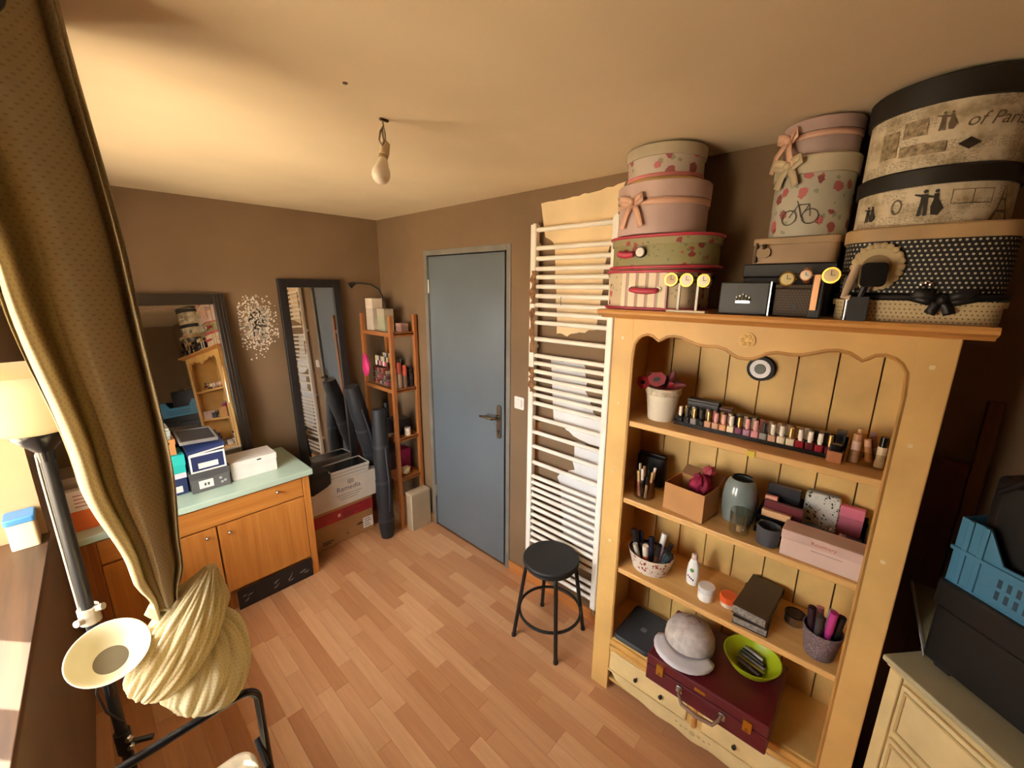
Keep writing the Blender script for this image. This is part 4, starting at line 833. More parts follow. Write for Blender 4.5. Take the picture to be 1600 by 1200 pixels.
pk.add(vs, [(j*(A+1)+i, j*(A+1)+i+1, (j+1)*(A+1)+i+1, (j+1)*(A+1)+i) for j in range(3) for i in range(A)]); pk.build('peak', paint('#d9d6dc', .7), t, solid=.0025, sharp=60)
t = thing('lime_bowl', 'lime green shallow bowl with cutlery-like tools on the briefcase', 'bowl', (1.575, .19, Z4+.1205))
lath('bowl_body', paint('#a9bd1e', .35, var=.04), [(.035, 0), (.045, .003), (.075, .025), (.095, .058), (.098, .064), (.094, .064), (.073, .03), (.04, .009), (.001, .008)], 1.575, .19, zc, t, 36)
for k in range(7):
    a = -.9+.28*k; c = (('#2a2a2c', 'black'), ('#8f8d8a', 'silver'), ('#3d3a30', 'dark bronze'), ('#b8b23a', 'yellow handled'), ('#6d6b68', 'steel'), ('#1f1f22', 'matte black'), ('#a3a09b', 'pale steel'))[k]
    hk_ = zc+.0235+.0042*abs(k-3); stick('grooming_tool', f'{c[1]} grooming tool lying in the lime bowl', 'tool', (1.575+.016*(k-3)-.012, .19-.05+.006*abs(k-3), hk_), (1.575+.016*(k-3)+.012, .19+.052-.006*abs(k-3), hk_), .0058, paint(c[0], .35), paint(shade(c[0], .8), .35), .5)
MB().add([(1.53+.0915*math.cos(a)*q, .405+.0915*math.sin(a)*q*.8, zc+.110-.60*.09*q*q+.004) for a in [-.9+1.8*i/10 for i in range(11)] for q in (.45, .86)], [(2*i, 2*i+1, 2*i+3, 2*i+2) for i in range(10)]).build('back_opening', paint('#2a2322', .9), bpy.data.objects['baseball_cap'], solid=.002)

# ------------------------------------------------------------------ wooden cabinet with green glass top by the back wall
OAK = wood('#b06c2a', '#cf8b42', 'z', .42); OAKX = wood('#b06c2a', '#cf8b42', 'x', .42); OAKD = wood('#8a4c20', '#b06e34', 'z', .45)
YC = 2.531
cab = thing('oak_cabinet', 'orange oak cabinet with two doors under a pale green glass top', 'cabinet', (.38, 2.78, 0))
MB().box(.845, .885, YC, 3.035, 0, .70).build('side_panel', OAK, cab, smooth=False, bev=.003)
MB().box(-.125, -.095, YC, 3.035, 0, .70).build('side_panel', OAKD, cab, smooth=False, bev=.003)
MB().box(-.095, .845, YC+.02, 3.03, .13, .70).build('carcass', OAKD, cab, smooth=False)
for x0, x1, nm in ((.39, .842, 'door'), (-.062, .381, 'door')):
    d = MB().box(x0, x1, YC+.002, YC+.02, .137, .560).build(nm, OAK, cab, smooth=False, bev=.002)
    xk, zk = (.437, .511) if x0 > .3 else (.335, .521)
    MB().cyl((xk, YC+.002, zk), (xk, YC-.012, zk), .005).sphere((xk, YC-.018, zk), .0105, 14, 8).build('knob', CHROME, d)
d = MB().box(-.062, .842, YC+.002, YC+.02, .569, .688).build('drawer', OAKX, cab, smooth=False, bev=.002)
for xk in (.696, .10): MB().cyl((xk, YC+.002, .654), (xk, YC-.012, .654), .005).sphere((xk, YC-.018, .654), .0105, 14, 8).build('knob', CHROME, d)
MB().box(-.095, -.064, YC+.002, YC+.02, .137, .70).build('stile', OAKD, cab, smooth=False, bev=.002)
MB().box(-.095, .845, YC+.03, YC+.04, 0, .13).build('kick_board', OAKD, cab, smooth=False)
MB().prism(rrect(-.14, .905, 2.508, 3.04, .008), .702, .735).build('glass_top', paint('#b7d0bd', .12, var=.03, bump=0, Coat_Weight=.6), cab, bev=.003, label='pale green glass top')
t = thing('kick_panel', 'low black panel with white brush drawings leaning under the cabinet door', 'panel', (.64, YC-.002, 0))
MB().box(.425, .843, YC-.006, YC+.0, .002, .128).build('board', BLACK, t, smooth=False, bev=.001)
rq = random.Random(4)
for k, xx in enumerate((.47, .62, .70, .79)):
    m = MB()
    for j in range(4):
        a = rq.uniform(.2, 1.2); L = rq.uniform(.012, .03); c = (xx+rq.uniform(-.02, .02), .06+rq.uniform(-.02, .025)); dx, dz = math.cos(a)*L, math.sin(a)*L*.7
        m.add([(c[0]-dx, YC-.0066, c[1]-dz), (c[0]-dx*.2, YC-.0066, c[1]-dz*.2-.003), (c[0]+dx, YC-.0066, c[1]+dz), (c[0]+dx*.1, YC-.0066, c[1]+dz*.1+.003)], [(0, 1, 2, 3)])
    m.build('brush_drawing', paint('#b9b5ae', .6), t, smooth=False)
# boxes on the glass top
ZG = .7355
def shoebox(name, label, x0, x1, y0, y1, z0, z1, c, cl, lidh=.035, cat='box'):
    o = thing(name, label, cat, ((x0+x1)/2, (y0+y1)/2, z0))
    MB().box(x0, x1, y0, y1, z0, z1-lidh*.4).build('body', paint(c, .5, var=.05), o, smooth=False, bev=.0015); MB().box(x0-.003, x1+.003, y0-.003, y1+.003, z1-lidh, z1).build('lid', paint(cl, .5, var=.05), o, smooth=False, bev=.0015); return o
o = shoebox('shoe_box', 'plain white shoe box with small dark logo on the green glass', .517, .757, 2.668, 2.83, ZG, .845, '#e6e0d8', '#ece6de')
MB().prism(rrect(.652, .676, .826, .834, .003), 2.6642, 2.665, 'y').build('logo', BLACK, o)
o = shoebox('shoe_box', 'dark grey shoe box with white label, under the navy box', .328, .505, 2.645, 2.82, ZG, .853, '#5d5c5c', '#4d4c4e', .04)
MB().box(.36, .425, 2.6435, 2.6448, .755, .80).build('paper_label', WHITE, o, smooth=False)
for xx, zz_ in ((.46, .79), (.48, .77), (.465, .765)): MB().cyl((xx, 2.6445, zz_), (xx, 2.6435, zz_), .007).build('dot_print', paint('#a8a6a4', .5), o)
for xx in (.383, .398): MB().box(xx, xx+.009, 2.6428, 2.6436, .768, .784).build('print_mark', paint('#4a4846', .6), o, smooth=False)
# navy box with raised lid and dark sheets
o = thing('shoe_box', 'navy and white shoe box with its lid propped open above the grey box', 'box', (.41, 2.78, .8535))
NAVY = paint('#26335e', .45); zb2 = .8535
MB().box(.336, .494, 2.64, 2.815, zb2, zb2+.10).build('body', NAVY, o, smooth=False, bev=.0015)
for m in (MB().box(.334, .496, 2.638, 2.6405, zb2, zb2+.008), MB().box(.334, .496, 2.638, 2.6405, zb2+.092, zb2+.102), MB().box(.334, .342, 2.638, 2.6405, zb2+.008, zb2+.092), MB().box(.488, .496, 2.638, 2.6405, zb2+.008, zb2+.092)): m.build('white_edge', WHITE, o, smooth=False)
MB().box(.37, .46, 2.637, 2.639, zb2+.02, zb2+.05).build('paper_label', WHITE, o, smooth=False)
Rl = Matrix.Rotation(.18, 3, 'X') @ Matrix.Rotation(-.10, 3, 'Y'); MB().box(-.085, .085, -.085, .095, 0, .03, Rl, (.418, 2.725, zb2+.118)).build('lid', paint('#2b3866', .45), o, smooth=False, bev=.0015)
MB().box(-.08, .08, -.088, -.085, .004, .012, Rl, (.418, 2.725, zb2+.118)).build('lid_band', WHITE, o, smooth=False)
Rm = Matrix.Rotation(.12, 3, 'X') @ Matrix.Rotation(.06, 3, 'Y')
o2 = thing('picture_frame', 'dark grey flat frame with white rim lying on the navy box', 'frame', (.40, 2.82, 1.034))
MB().box(-.09, .07, -.08, .09, .002, .012, Rm, (.405, 2.735, 1.024)).build('backing', paint('#333338', .5), o2, smooth=False)
for a_ in ((-.094, -.086, -.084, .094), (.066, .074, -.084, .094), (-.086, .066, -.084, -.076), (-.086, .066, .086, .094)): MB().box(*a_, .0, .018, Rm, (.405, 2.735, 1.024)).build('frame_bar', paint('#8a8786', .4), o2, smooth=False)
o = shoebox('shoe_box', 'navy blue box with white lid and label, lowest beside the grey shoe box', .15, .318, 2.69, 2.82, ZG, .858, '#26335e', '#d9d9e0', .03); MB().box(.25, .295, 2.6885, 2.69, .75, .785).build('paper_label', WHITE, o, smooth=False)
shoebox('turquoise_box', 'bright turquoise box stacked on the navy box', .16, .322, 2.685, 2.82, .859, .962, '#25b8ae', '#2bc2b8', .06)
o = shoebox('kraft_box', 'tan kraft box with round hole stacked on the turquoise box', .15, .298, 2.70, 2.82, .963, 1.05, '#c98d52', '#c4884e', .03); MB().cyl((.27, 2.6975, 1.03), (.27, 2.6965, 1.03), .007).build('finger_hole', BLACK, o)
o = shoebox('grey_box', 'grey green box on top of the kraft box beside the mirror', .155, .285, 2.70, 2.82, 1.051, 1.10, '#8a8f84', '#a3aaa0', .03); MB().box(-.07, .07, -.06, .06, 0, .012, Matrix.Rotation(.25, 3, 'Y'), (.215, 2.76, 1.118)).build('loose_flap', paint('#b3bab2', .4), o, smooth=False)
o = shoebox('orange_box', 'white and orange striped carton on the cabinet behind the lamp pole', -.135, -.02, 2.60, 2.80, ZG, .935, '#d8682c', '#e0d3c0', .10)
for k in range(4): MB().box(-.10, -.025, 2.5955, 2.5968, .853+.018*k, .858+.018*k).build('stripe_print', paint('#c46a58', .5), o, smooth=False)
o = shoebox('kraft_box', 'brown carton on the orange striped carton behind the curtain', -.125, -.01, 2.63, 2.80, .936, .99, '#6d5a48', '#7d6a56', .03)
# big bevelled mirror leaning on the back wall
def leaning_mirror(name, label, x0, x1, zb_, yb_, zt_, yt_, fw_, dep, frame_m, steps=True, yaw=0.):
    L = math.hypot(zt_-zb_, yt_-yb_); a = math.atan2(yt_-yb_, zt_-zb_); t = thing(name, label, 'mirror', ((x0+x1)/2, yb_, zb_))
    R = Matrix.Rotation(yaw, 3, 'Z') @ Matrix.Rotation(-a, 3, 'X'); c = Vector(((x0+x1)/2, yb_, zb_)); w = (x1-x0)/2
    def B(*q): return MB().box(*q, R, c)
    B(-w, -w+fw_, -dep, 0, 0, L).build('frame_stile', frame_m, t, smooth=False, bev=.004); B(w-fw_, w, -dep, 0, 0, L).build('frame_stile', frame_m, t, smooth=False, bev=.004)
    B(-w+fw_, w-fw_, -dep, 0, 0, fw_).build('frame_rail', frame_m, t, smooth=False, bev=.004); B(-w+fw_, w-fw_, -dep, 0, L-fw_, L).build('frame_rail', frame_m, t, smooth=False, bev=.004)
    B(-w+fw_-.004, w-fw_+.004, -dep*.45, -dep*.3, fw_-.004, L-fw_+.004).build('mirror_glass', mirror(), t, smooth=False)
    if steps:
        q = fw_; i = fw_+.02; g = -dep*.45; gm = metal('#a39a8e', .15)
        for (a0, a1, b0, b1) in ((-w+q, -w+i, q, L-q), (w-i, w-q, q, L-q), (-w+i, w-i, q, i), (-w+i, w-i, L-i, L-q)): B(a0, a1, g-.003, g, b0, b1).build('glass_bevel', mirror(), t, smooth=False, bev=.0028)
        for s_ in (-1, 1):
            for d_ in (.018, .036): B(min(s_*(w-d_), s_*(w-d_-.006)), max(s_*(w-d_), s_*(w-d_-.006)), -dep-.004, -dep, .0, L).build('frame_reed', frame_m, t, smooth=False, bev=.002)
    return t
DKF = paint('#2c241f', .32, var=.1)
leaning_mirror('wall_mirror', 'large mirror in a wide dark frame standing on the oak cabinet', .175, .700, ZG, 2.885, 1.79, 3.015, .06, .03, DKF, True, .085)
leaning_mirror('tall_mirror', 'tall narrow mirror in a plain black frame leaning on the wall', .995, 1.415, .012, 2.94, 1.885, 3.03, .055, .025, paint('#1d1a1b', .45, var=.05), False)
# glittering sticker of silver flecks on the back wall
rs = random.Random(9); m = MB()
for k in range(900):
    u, v = rs.gauss(0, .048), rs.gauss(0, .085); x = .862+max(-.10, min(.115, u)); z = 1.60+v
    if not (1.27 < z < 1.80): continue
    if z < 1.43 and rs.random() > .35: continue
    s_ = rs.uniform(.002, .0054); m.box(x-s_, x+s_, YB-.0012, YB-.0002, z-s_, z+s_)
m.build('wall_sticker', paint('#efe4d2', .35, var=.12, vs=90, bump=0), loc=(.86, YB, 1.27), label='patch of tiny glittering silver squares on the brown back wall', cat='wall sticker', smooth=False, kind='stuff')

# ------------------------------------------------------------------ boxes, bags and rack in the corner
o = thing('carton_box', 'brown cardboard carton with a red band standing on the floor, lowest', 'box', (1.2, 2.8, 0))
MB().box(.935, 1.395, 2.742, 2.90, 0, .283).build('body', paint('#a87c4c', .7, var=.08), o, smooth=False, bev=.003)
MB().box(.9345, 1.3955, 2.7405, 2.7418, .175, .262).build('red_band', paint('#a82a30', .5), o, smooth=False)
MB().box(1.125, 1.145, 2.7392, 2.7404, .205, .228).build('pink_mark', paint('#e8b0a8', .5), o, smooth=False)
MB().box(1.31, 1.39, 2.7402, 2.7418, .03, .115).build('shipping_label', WHITE, o, smooth=False)
for k in range(4): MB().box(1.165, 1.165+(.14, .10, .12, .08)[k], 2.7395, 2.7404, .244-.017*k, .249-.017*k).build('print_line', paint('#6d1a20', .5), o, smooth=False)
for k in range(4): MB().box(1.318, 1.318+(.05, .06, .04, .05)[k], 2.739, 2.7402, .098-.018*k, .103-.018*k).build('print_line', INK2, o, smooth=False)
for xx, zz_, w_ in ((1.18, .045, .012), (1.27, .085, .03), (1.26, .078, .05), (1.0, .04, .08), (1.0, .025, .06)): MB().box(xx, xx+w_, 2.7405, 2.7418, zz_, zz_+.008).build('print_mark', paint('#3a2a1a', .6), o, smooth=False)
o = thing('carton_box', 'white printed carton stacked on the brown and red carton', 'box', (1.2, 2.8, .284))
MB().box(.93, 1.47, 2.735, 2.905, .284, .49).build('body', paint('#d9cfc0', .6, var=.05), o, smooth=False, bev=.003)
MB().box(.929, 1.471, 2.734, 2.906, .468, .491).build('lid', paint('#dfd6c9', .6), o, smooth=False, bev=.003)
text('Remedia', .052, face_y(2.7338, 1.22, .412)).build('lettering', paint('#4a4464', .5), o, smooth=False)
for k in range(3): MB().box(1.13+.01*k, 1.32-.02*k, 2.734, 2.7346, .365-.018*k, .37-.018*k).build('print_line', paint('#9a9490', .5), o, smooth=False)
MB().prism(rrect(1.215, 1.265, .437, .475, .015), 2.733, 2.7346, 'y').build('emblem', paint('#b9a89a', .5), o)
t = thing('cloth_bag', 'soft black cloth bag drooping over the end of the white carton', 'bag', (1.0, 2.8, .492))
MB().prism(rrect(.93, 1.0865, 2.722, 2.89, .02), .4915, .59).build('cover', BLACK, t, bev=.004); MB().prism([(.93, .57), (.93, .455), (.965, .445), (1.06, .478), (1.09, .496), (1.09, .57)], 2.712, 2.722, 'y').build('front_flap', paint('#1c1a1c', .7), t, bev=.003)
fs_ = []
for k in range(3):
    zk = .493+.024*k; t = thing('photo_frame', ('lowest black frame with silver edge in the pile on the white carton', 'middle black frame with silver edge in the pile on the white carton', 'topmost black frame with silver edge in the pile on the white carton')[k], 'frame', (1.24, 2.80, zk)); xo = .006*k-.02
    MB().box(1.115+xo, 1.395+xo, 2.74, 2.89, zk+.004, zk+.016).build('panel', BLACKGLOSS, t, smooth=False)
    for q in ((1.108+xo, 1.115+xo, 2.733, 2.897), (1.395+xo, 1.402+xo, 2.733, 2.897), (1.115+xo, 1.395+xo, 2.733, 2.74), (1.115+xo, 1.395+xo, 2.89, 2.897)): MB().box(*q, zk, zk+.02).build('silver_edge', paint('#c9c2b6', .3, var=0, bump=0), t, smooth=False, bev=.001)
def long_bag(label, path, rad, straps=3):
    t = thing('long_bag', label, 'bag', path[0]); cl = paint('#1b1c20', .6, var=.15, vs=30, bump=.5, bs=50)
    P = [Vector(p) for p in path]; pts = []; rs_ = []
    for i in range(len(P)-1):
        for q in range(6): pts.append(P[i].lerp(P[i+1], q/6))
    pts.append(P[-1]); n = len(pts)
    for i in range(n): e = min(1, (i+.4)/2.2, (n-.6-i)/2.2); rs_.append(rad*(.72+.28*e)*(1+.05*math.sin(i*1.7)))
    MB().tube(pts, rs_, 18).build('body', cl, t, sharp=60)
    for k in range(straps):
        i = int(n*(.22+.27*k)); d = (pts[i+1]-pts[i]).normalized(); MB().tube([pts[i]-d*.012, pts[i]+d*.012], rs_[i]*1.05, 18).build('strap', paint('#2c2d33', .5), t)
    i0, i1 = int(n*.3), int(n*.7); MB().tube([pts[i0]+Vector((0, -rad*1.02, 0)), pts[(i0+i1)//2]+Vector((0, -rad*1.35, 0)), pts[i1]+Vector((0, -rad*1.02, 0))], .007, 8).build('carry_strap', paint('#33343a', .6), t)
    return t
long_bag('long black padded bag standing upright on the floor before the rack', [(1.405, 2.56, .001), (1.41, 2.57, .45), (1.425, 2.60, .99)], .058)
long_bag('long black bag leaning behind the upright one on the white carton', [(1.478, 2.82, .501), (1.41, 2.81, .80), (1.335, 2.80, 1.14)], .062, 2)
# narrow wooden rack
RW = wood('#8a5026', '#b06e38', 'z', .45); RWX = wood('#8a5026', '#b06e38', 'y', .45)
rk = thing('wooden_rack', 'narrow brown wooden rack with four shelves in the corner by the door', 'rack', (1.63, 2.76, 0))
RX0, RX1, RY0, RY1 = 1.528, 1.752, 2.555, 2.975
for x in (RX0, RX1-.028):
    for y in (RY0, RY1-.028): MB().box(x, x+.028, y, y+.028, 0, 1.645).build('post', RW, rk, smooth=False, bev=.003)
RZ = (1.525, 1.115, .74, .42)
for z in RZ:
    s_ = MB().box(RX0+.028, RX1-.028, RY0+.004, RY1-.004, z-.02, z-.006).build('shelf', RWX, rk, smooth=False, bev=.002)
    for x in (RX0+.004, RX1-.024): MB().box(x, x+.02, RY0+.028, RY1-.028, z-.03, z-.002).build('rail', RWX, s_, smooth=False, bev=.002)
    MB().box(RX0+.028, RX1-.028, RY0+.004, RY0+.022, z-.03, z-.002).build('rail', RWX, s_, smooth=False, bev=.002)
zr = 1.5195
carton('perfume_carton', 'tall white and grey carton at the back of the top of the rack', 'carton', 1.56, 1.64, 2.83, 2.93, zr, zr+.235, '#c9b9a6')
carton('perfume_carton', 'green and white striped carton in front of the tall carton on the rack', 'carton', 1.575, 1.65, 2.70, 2.80, zr, zr+.165, '#a8a688', '#b5a58c')
carton('flat_carton', 'low pink sloping carton on the rack beside the striped carton', 'carton', 1.66, 1.72, 2.62, 2.69, zr, zr+.06, '#b08a80')
t = thing('clip_lamp', 'black gooseneck clip lamp bent over the top of the rack', 'lamp', (1.66, 2.80, zr))
MB().box(1.655, 1.695, 2.795, 2.835, zr, zr+.10).build('clip', BLACK, t, smooth=False, bev=.005); MB().tube([(1.675, 2.815, zr+.10), (1.67, 2.83, zr+.20), (1.64, 2.86, zr+.30), (1.60, 2.90, zr+.335), (1.54, 2.93, zr+.345), (1.50, 2.95, zr+.345)], .006, 8).build('gooseneck', BLACKMETAL, t)
MB().tube([(1.505, 2.948, zr+.345), (1.485, 2.955, zr+.338), (1.465, 2.962, zr+.325)], [.009, .017, .024], 16).build('lamp_head', BLACKMETAL, t)
zr = 1.1095
crumple('pink_pouch', 'hot pink pouch hanging over the side of the rack', 'pouch', (1.512, 2.90, 1.26), .05, paint('#c8286c', .55), 8, sc=(.35, .9, 1.7), amp=.15, lob=3)
t = thing('make_up_organiser', 'clear acrylic drawers of make-up on the second shelf of the rack', 'organiser', (1.62, 2.80, zr))
MB().box(1.562, 1.69, 2.69, 2.89, zr, zr+.004).build('base', AC, t, smooth=False)
for k in range(3):
    z0 = zr+.006+.045*k; d = MB().box(1.562, 1.566, 2.69, 2.89, z0, z0+.04).box(1.566, 1.69, 2.69, 2.693, z0, z0+.04).box(1.566, 1.69, 2.887, 2.89, z0, z0+.04).build('drawer', AC, t, smooth=False); MB().box(1.566, 1.688, 2.694, 2.886, z0, z0+.003).build('drawer_floor', paint('#c9bfc0', .4), d, smooth=False)
lc = ['#c46a8c', '#d9a3b0', '#8d8a95', '#e8e0d8', '#a83246', '#d98f86', '#6b5a66', '#c9b0b8', '#b0506c']
for k in range(18):
    z0 = zr+.0095+.045*(k//6); y = 2.705+.03*(k % 6); c = lc[k % 9]
    carton('blush_compact', f'{("rose","pale pink","grey","white","crimson","coral","plum","lilac","raspberry")[k % 9]} compact in the {("lowest","middle","upper")[k//6]} clear drawer of the rack', 'compact', 1.572, 1.60, y, y+.024, z0, z0+.02+.006*(k % 3), c)
zo = zr+.138
t = thing('lipstick_stand', 'clear stepped stand full of lipsticks on the acrylic drawers', 'stand', (1.62, 2.80, zo))
MB().box(1.565, 1.69, 2.70, 2.88, zo, zo+.012).build('tier', AC, t, smooth=False); MB().box(1.61, 1.69, 2.70, 2.88, zo+.012, zo+.03).build('tier', AC, t, smooth=False)
for k in range(14):
    a, b = k % 7, k//7; c = ('#17151a', '#c43a50', '#d9cfc4', '#8a2a3c', '#c9828c', '#2c2a30', '#e3d6cc')[(a+2*b) % 7]; z0 = zo+.0125+.018*b
    stick('lipstick', f'{("black","red","white","wine","pink","charcoal","cream")[(a+2*b) % 7]} lipstick in the {("front","back")[b]} row of the clear stand', 'lipstick', (1.585+.05*b, 2.712+.026*a, z0), (1.585+.05*b, 2.712+.026*a, z0+.07), .0085, paint(c, .3), paint(('#c9a96a', '#1b191d', '#b5aeb0')[k % 3], .3), .5, group=None)
for k, (nm, c, c2, x, y, L) in enumerate([('coral capped cream bottle', '#d9c6b0', '#d8604a', 1.62, 2.615, .19), ('black capped serum bottle', '#b8b2a8', '#17151a', 1.665, 2.65, .21), ('white perfume bottle', '#e6ddd0', '#d8c8a8', 1.58, 2.62, .15), ('coral lidded jar bottle', '#8a6a5c', '#d9604a', 1.655, 2.60, .17)]):
    stick('cosmetic_bottle', f'{nm} at the near end of the rack shelf', 'bottle', (x, y, zr), (x, y, zr+L), .017, paint(c, .25), paint(c2, .35), .55, capr=.95)
t = thing('dark_organiser', 'smoky grey stack of small drawers at the near end of the rack', 'organiser', (1.71, 2.61, zr))
for k in range(3): d = MB().box(1.700, 1.722, 2.60, 2.665, zr+.05*k, zr+.046+.05*k).build('drawer', paint(('#3c3a3e', '#4a464a', '#353236')[k], .3), t, smooth=False, bev=.002); MB().sphere((1.698, 2.63, zr+.023+.05*k), .005, 8, 6).build('knob', paint('#b05a6c', .4), d)
zr = .7345
carton('camera_box', 'black camera box on the third shelf of the rack', 'box', 1.57, 1.70, 2.632, 2.765, zr, zr+.12, '#1f1b1c')
stick('spray_can', 'black spray can standing on the third shelf of the rack', 'spray can', (1.60, 2.80, zr), (1.60, 2.80, zr+.23), .022, BLACKGLOSS, BLACK, .85, n=18, capr=.8)
stick('cream_roll', 'white round jar on the third shelf of the rack near the door', 'jar', (1.655, 2.604, zr), (1.655, 2.604, zr+.06), .024, paint('#e8d6bc', .5), paint('#f0e6d6', .5), .6, n=18)
stick('white_tube', 'small white tube lying across the third shelf of the rack', 'tube', (1.50, 2.66, .7505), (1.565, 2.655, .7505), .012, paint('#e0d8cc', .4), paint('#cfc6ba', .4), .6)
zr = .4145
carton('magenta_box', 'magenta box standing on the lowest rack shelf', 'box', 1.62, 1.70, 2.65, 2.73, zr, zr+.19, '#a01c66')
crumple('lace_cloth', 'crumpled cream lace cloth on the lowest rack shelf', 'cloth', (1.62, 2.60, zr+.042), .034, paint('#d9c29a', .85, var=.2, vs=50), 12, sc=(1, .75, .95))
carton('dark_carton', 'dark carton at the back of the lowest rack shelf', 'carton', 1.57, 1.70, 2.75, 2.90, zr, zr+.16, '#2c201c')
t = thing('beige_box', 'upright beige cardboard box on the floor under the rack front', 'box', (1.655, 2.51, 0))
MB().box(1.572, 1.742, 2.465, 2.548, 0, .29).build('body', paint('#a89478', .7, var=.06), t, smooth=False, bev=.004); MB().box(1.571, 1.743, 2.464, 2.549, .285, .305).build('lid', paint('#b5a286', .7), t, smooth=False, bev=.004)
MB().box(1.571, 1.5735, 2.466, 2.482, .004, .286).build('corner_tape', paint('#c4b59c', .5), t, smooth=False)

# ------------------------------------------------------------------ stool
st = thing('round_stool', 'black round stool with four splayed legs and a foot ring', 'stool', (1.545, 1.125, 0)); SC_ = (1.553, 1.135)
lath('seat', paint('#1a1a1d', .6, var=.06, bump=.15), [(.001, .425), (.142, .425), (.149, .432), (.149, .447), (.144, .454), (.001, .456)], SC_[0], SC_[1], 0, st, 40)
MB().tube([(SC_[0]+.128*math.cos(a), SC_[1]+.128*math.sin(a), .415) for a in [2*math.pi*k/32 for k in range(32)]], .008, 8, closed=True).build('seat_ring', BLACKMETAL, st)
feet = [(1.385, 1.245), (1.402, .975), (1.678, .993), (1.660, 1.266)]
for fx, fy in feet:
    dx, dy = fx-1.531, fy-1.12; k = 1/math.hypot(dx, dy); tx_, ty_ = SC_[0]+dx*k*.118, SC_[1]+dy*k*.118
    mx, my = SC_[0]+dx*k*.130, SC_[1]+dy*k*.130
    g = MB().tube([(tx_, ty_, .416), (mx, my, .408), (mx+dx*k*.006, my+dy*k*.006, .39), (fx, fy, .006)], .0105, 12).build('leg', BLACKMETAL, st); MB().cyl((fx, fy, 0), (fx, fy, .012), .0125).build('foot_cap', BLACK, g)
MB().tube([(1.542+.165*math.cos(a), 1.124+.165*math.sin(a), .145) for a in [2*math.pi*k/40 for k in range(40)]], .008, 8, closed=True).build('foot_ring', BLACKMETAL, st)

# ------------------------------------------------------------------ curtain knotted up beside the window
CUR = curtain_mat()
cur = thing('knotted_curtain', 'long beige dotted curtain tied in a big knot beside the lamp', 'curtain', (.04, 1.17, .79))
def fold_sheet():
    m = MB(); NS, NZ = 150, 46; vs = []; uvs = []
    key = [(2.30, -.115, .078, 1.0), (1.86, -.058, .096, 1.0), (1.50, -.026, .102, .85), (1.25, .012, .092, .55), (1.135, .034, .076, .25), (1.10, .036, .074, .2)]
    for j in range(NZ+1):
        z = 2.30-(2.30-1.10)*j/NZ
        for (za, la, ra, ya), (zb_, lb, rb, yb) in zip(key, key[1:]):
            if zb_ <= z <= za: q = (za-z)/(za-zb_); q = q*q*(3-2*q); l_, r_, yy = la+(lb-la)*q, ra+(rb-ra)*q, ya+(yb-ya)*q; break
        for i in range(NS+1):
            s_ = i/NS; ph = s_*2*math.pi*3.5; w = math.cos(ph)
            x = (l_+r_)/2-(r_-l_)/2*(1.15*w-.15*math.cos(3*ph))+.006*math.sin(ph*4+z*3)*yy
            y = 1.15+((s_-.5)*.24+.034*math.sin(ph*6+.5)+.014*math.sin(ph*11+1))*yy + .006*math.sin(z*3+s_*5)*yy
            vs.append((x, y, z)); uvs.append((s_*1.9, z))
    fs = []; uv = []
    for j in range(NZ):
        for i in range(NS):
            f = (j*(NS+1)+i, j*(NS+1)+i+1, (j+1)*(NS+1)+i+1, (j+1)*(NS+1)+i); fs.append(f); uv.append([uvs[k] for k in f])
    m.add(vs, fs, uv); return m
fold_sheet().build('drape', CUR, cur, sharp=180)
def cloth_lump(path, radii, nf, amp, tw, flat=.8, seed=1, nseg=44, na=120):
    P = [Vector(p) for p in path]; rn = random.Random(seed); ph = [rn.uniform(0, 6.28) for _ in range(6)]
    def cr(A, t):
        n = len(A)-1; x = t*n; i = min(int(x), n-1); f = x-i; a, b, c, d = A[max(i-1, 0)], A[i], A[i+1], A[min(i+2, n)]
        return .5*((2*b)+(c-a)*f+(2*a-5*b+4*c-d)*f*f+(3*b-a-3*c+d)*f**3)
    m = MB(); vs = []; uvs = []; nrm = Vector((0, 1, 0)); ln = 0; prev = None
    for j in range(nseg+1):
        t = j/nseg; p = cr(P, t); T = (cr(P, min(1, t+.02))-cr(P, max(0, t-.02))).normalized(); nrm = (nrm-T*nrm.dot(T)).normalized(); b = T.cross(nrm); r = cr(radii, t); ln += 0 if prev is None else (p-prev).length; prev = p
        for k in range(na):
            a = 2*math.pi*k/na; s_ = nf*a+tw*t+ph[0]
            rid = abs(math.sin(s_*.5+.6*math.sin(2*a+ph[1]+3*t)))**.7-.6
            rid += .45*(abs(math.sin(.5*(nf*1.7)*a-tw*.6*t+ph[2]))-.6)
            rr = r*(1+amp*rid); vs.append(p+nrm*(math.cos(a)*rr*flat)+b*(math.sin(a)*rr)); uvs.append((a*.1, ln))
    fs = []; uv = []
    for j in range(nseg):
        for k in range(na):
            k2 = (k+1) % na; f = (j*na+k, j*na+k2, (j+1)*na+k2, (j+1)*na+k); fs.append(f); u = [uvs[q] for q in f]
            if k2 == 0: u[1] = (u[0][0]+.1*2*math.pi/na, u[1][1]); u[2] = (u[3][0]+.1*2*math.pi/na, u[2][1])
            uv.append(u)
    fs += [tuple(range(na))[::-1], tuple(nseg*na+k for k in range(na))]; uv += [[uvs[q] for q in fs[-2]], [uvs[q] for q in fs[-1]]]
    m.add(vs, fs, uv); return m
cloth_lump([(.03, 1.16, 1.13), (.055, 1.15, 1.115), (.085, 1.15, 1.10)], [.022, .03, .022], 7, .25, 3, 1, 2, 20, 60).build('knot', CUR, cur, sharp=180)
cloth_lump([(.150, 1.135, 1.175), (.125, 1.137, 1.12), (.086, 1.138, 1.05), (.043, 1.140, .983), (.002, 1.150, .928), (-.012, 1.155, .910)], [.012, .046, .066, .068, .052, .02], 17, .20, 9, .9, 4, 60, 200).build('wrap', CUR, cur, sharp=180)
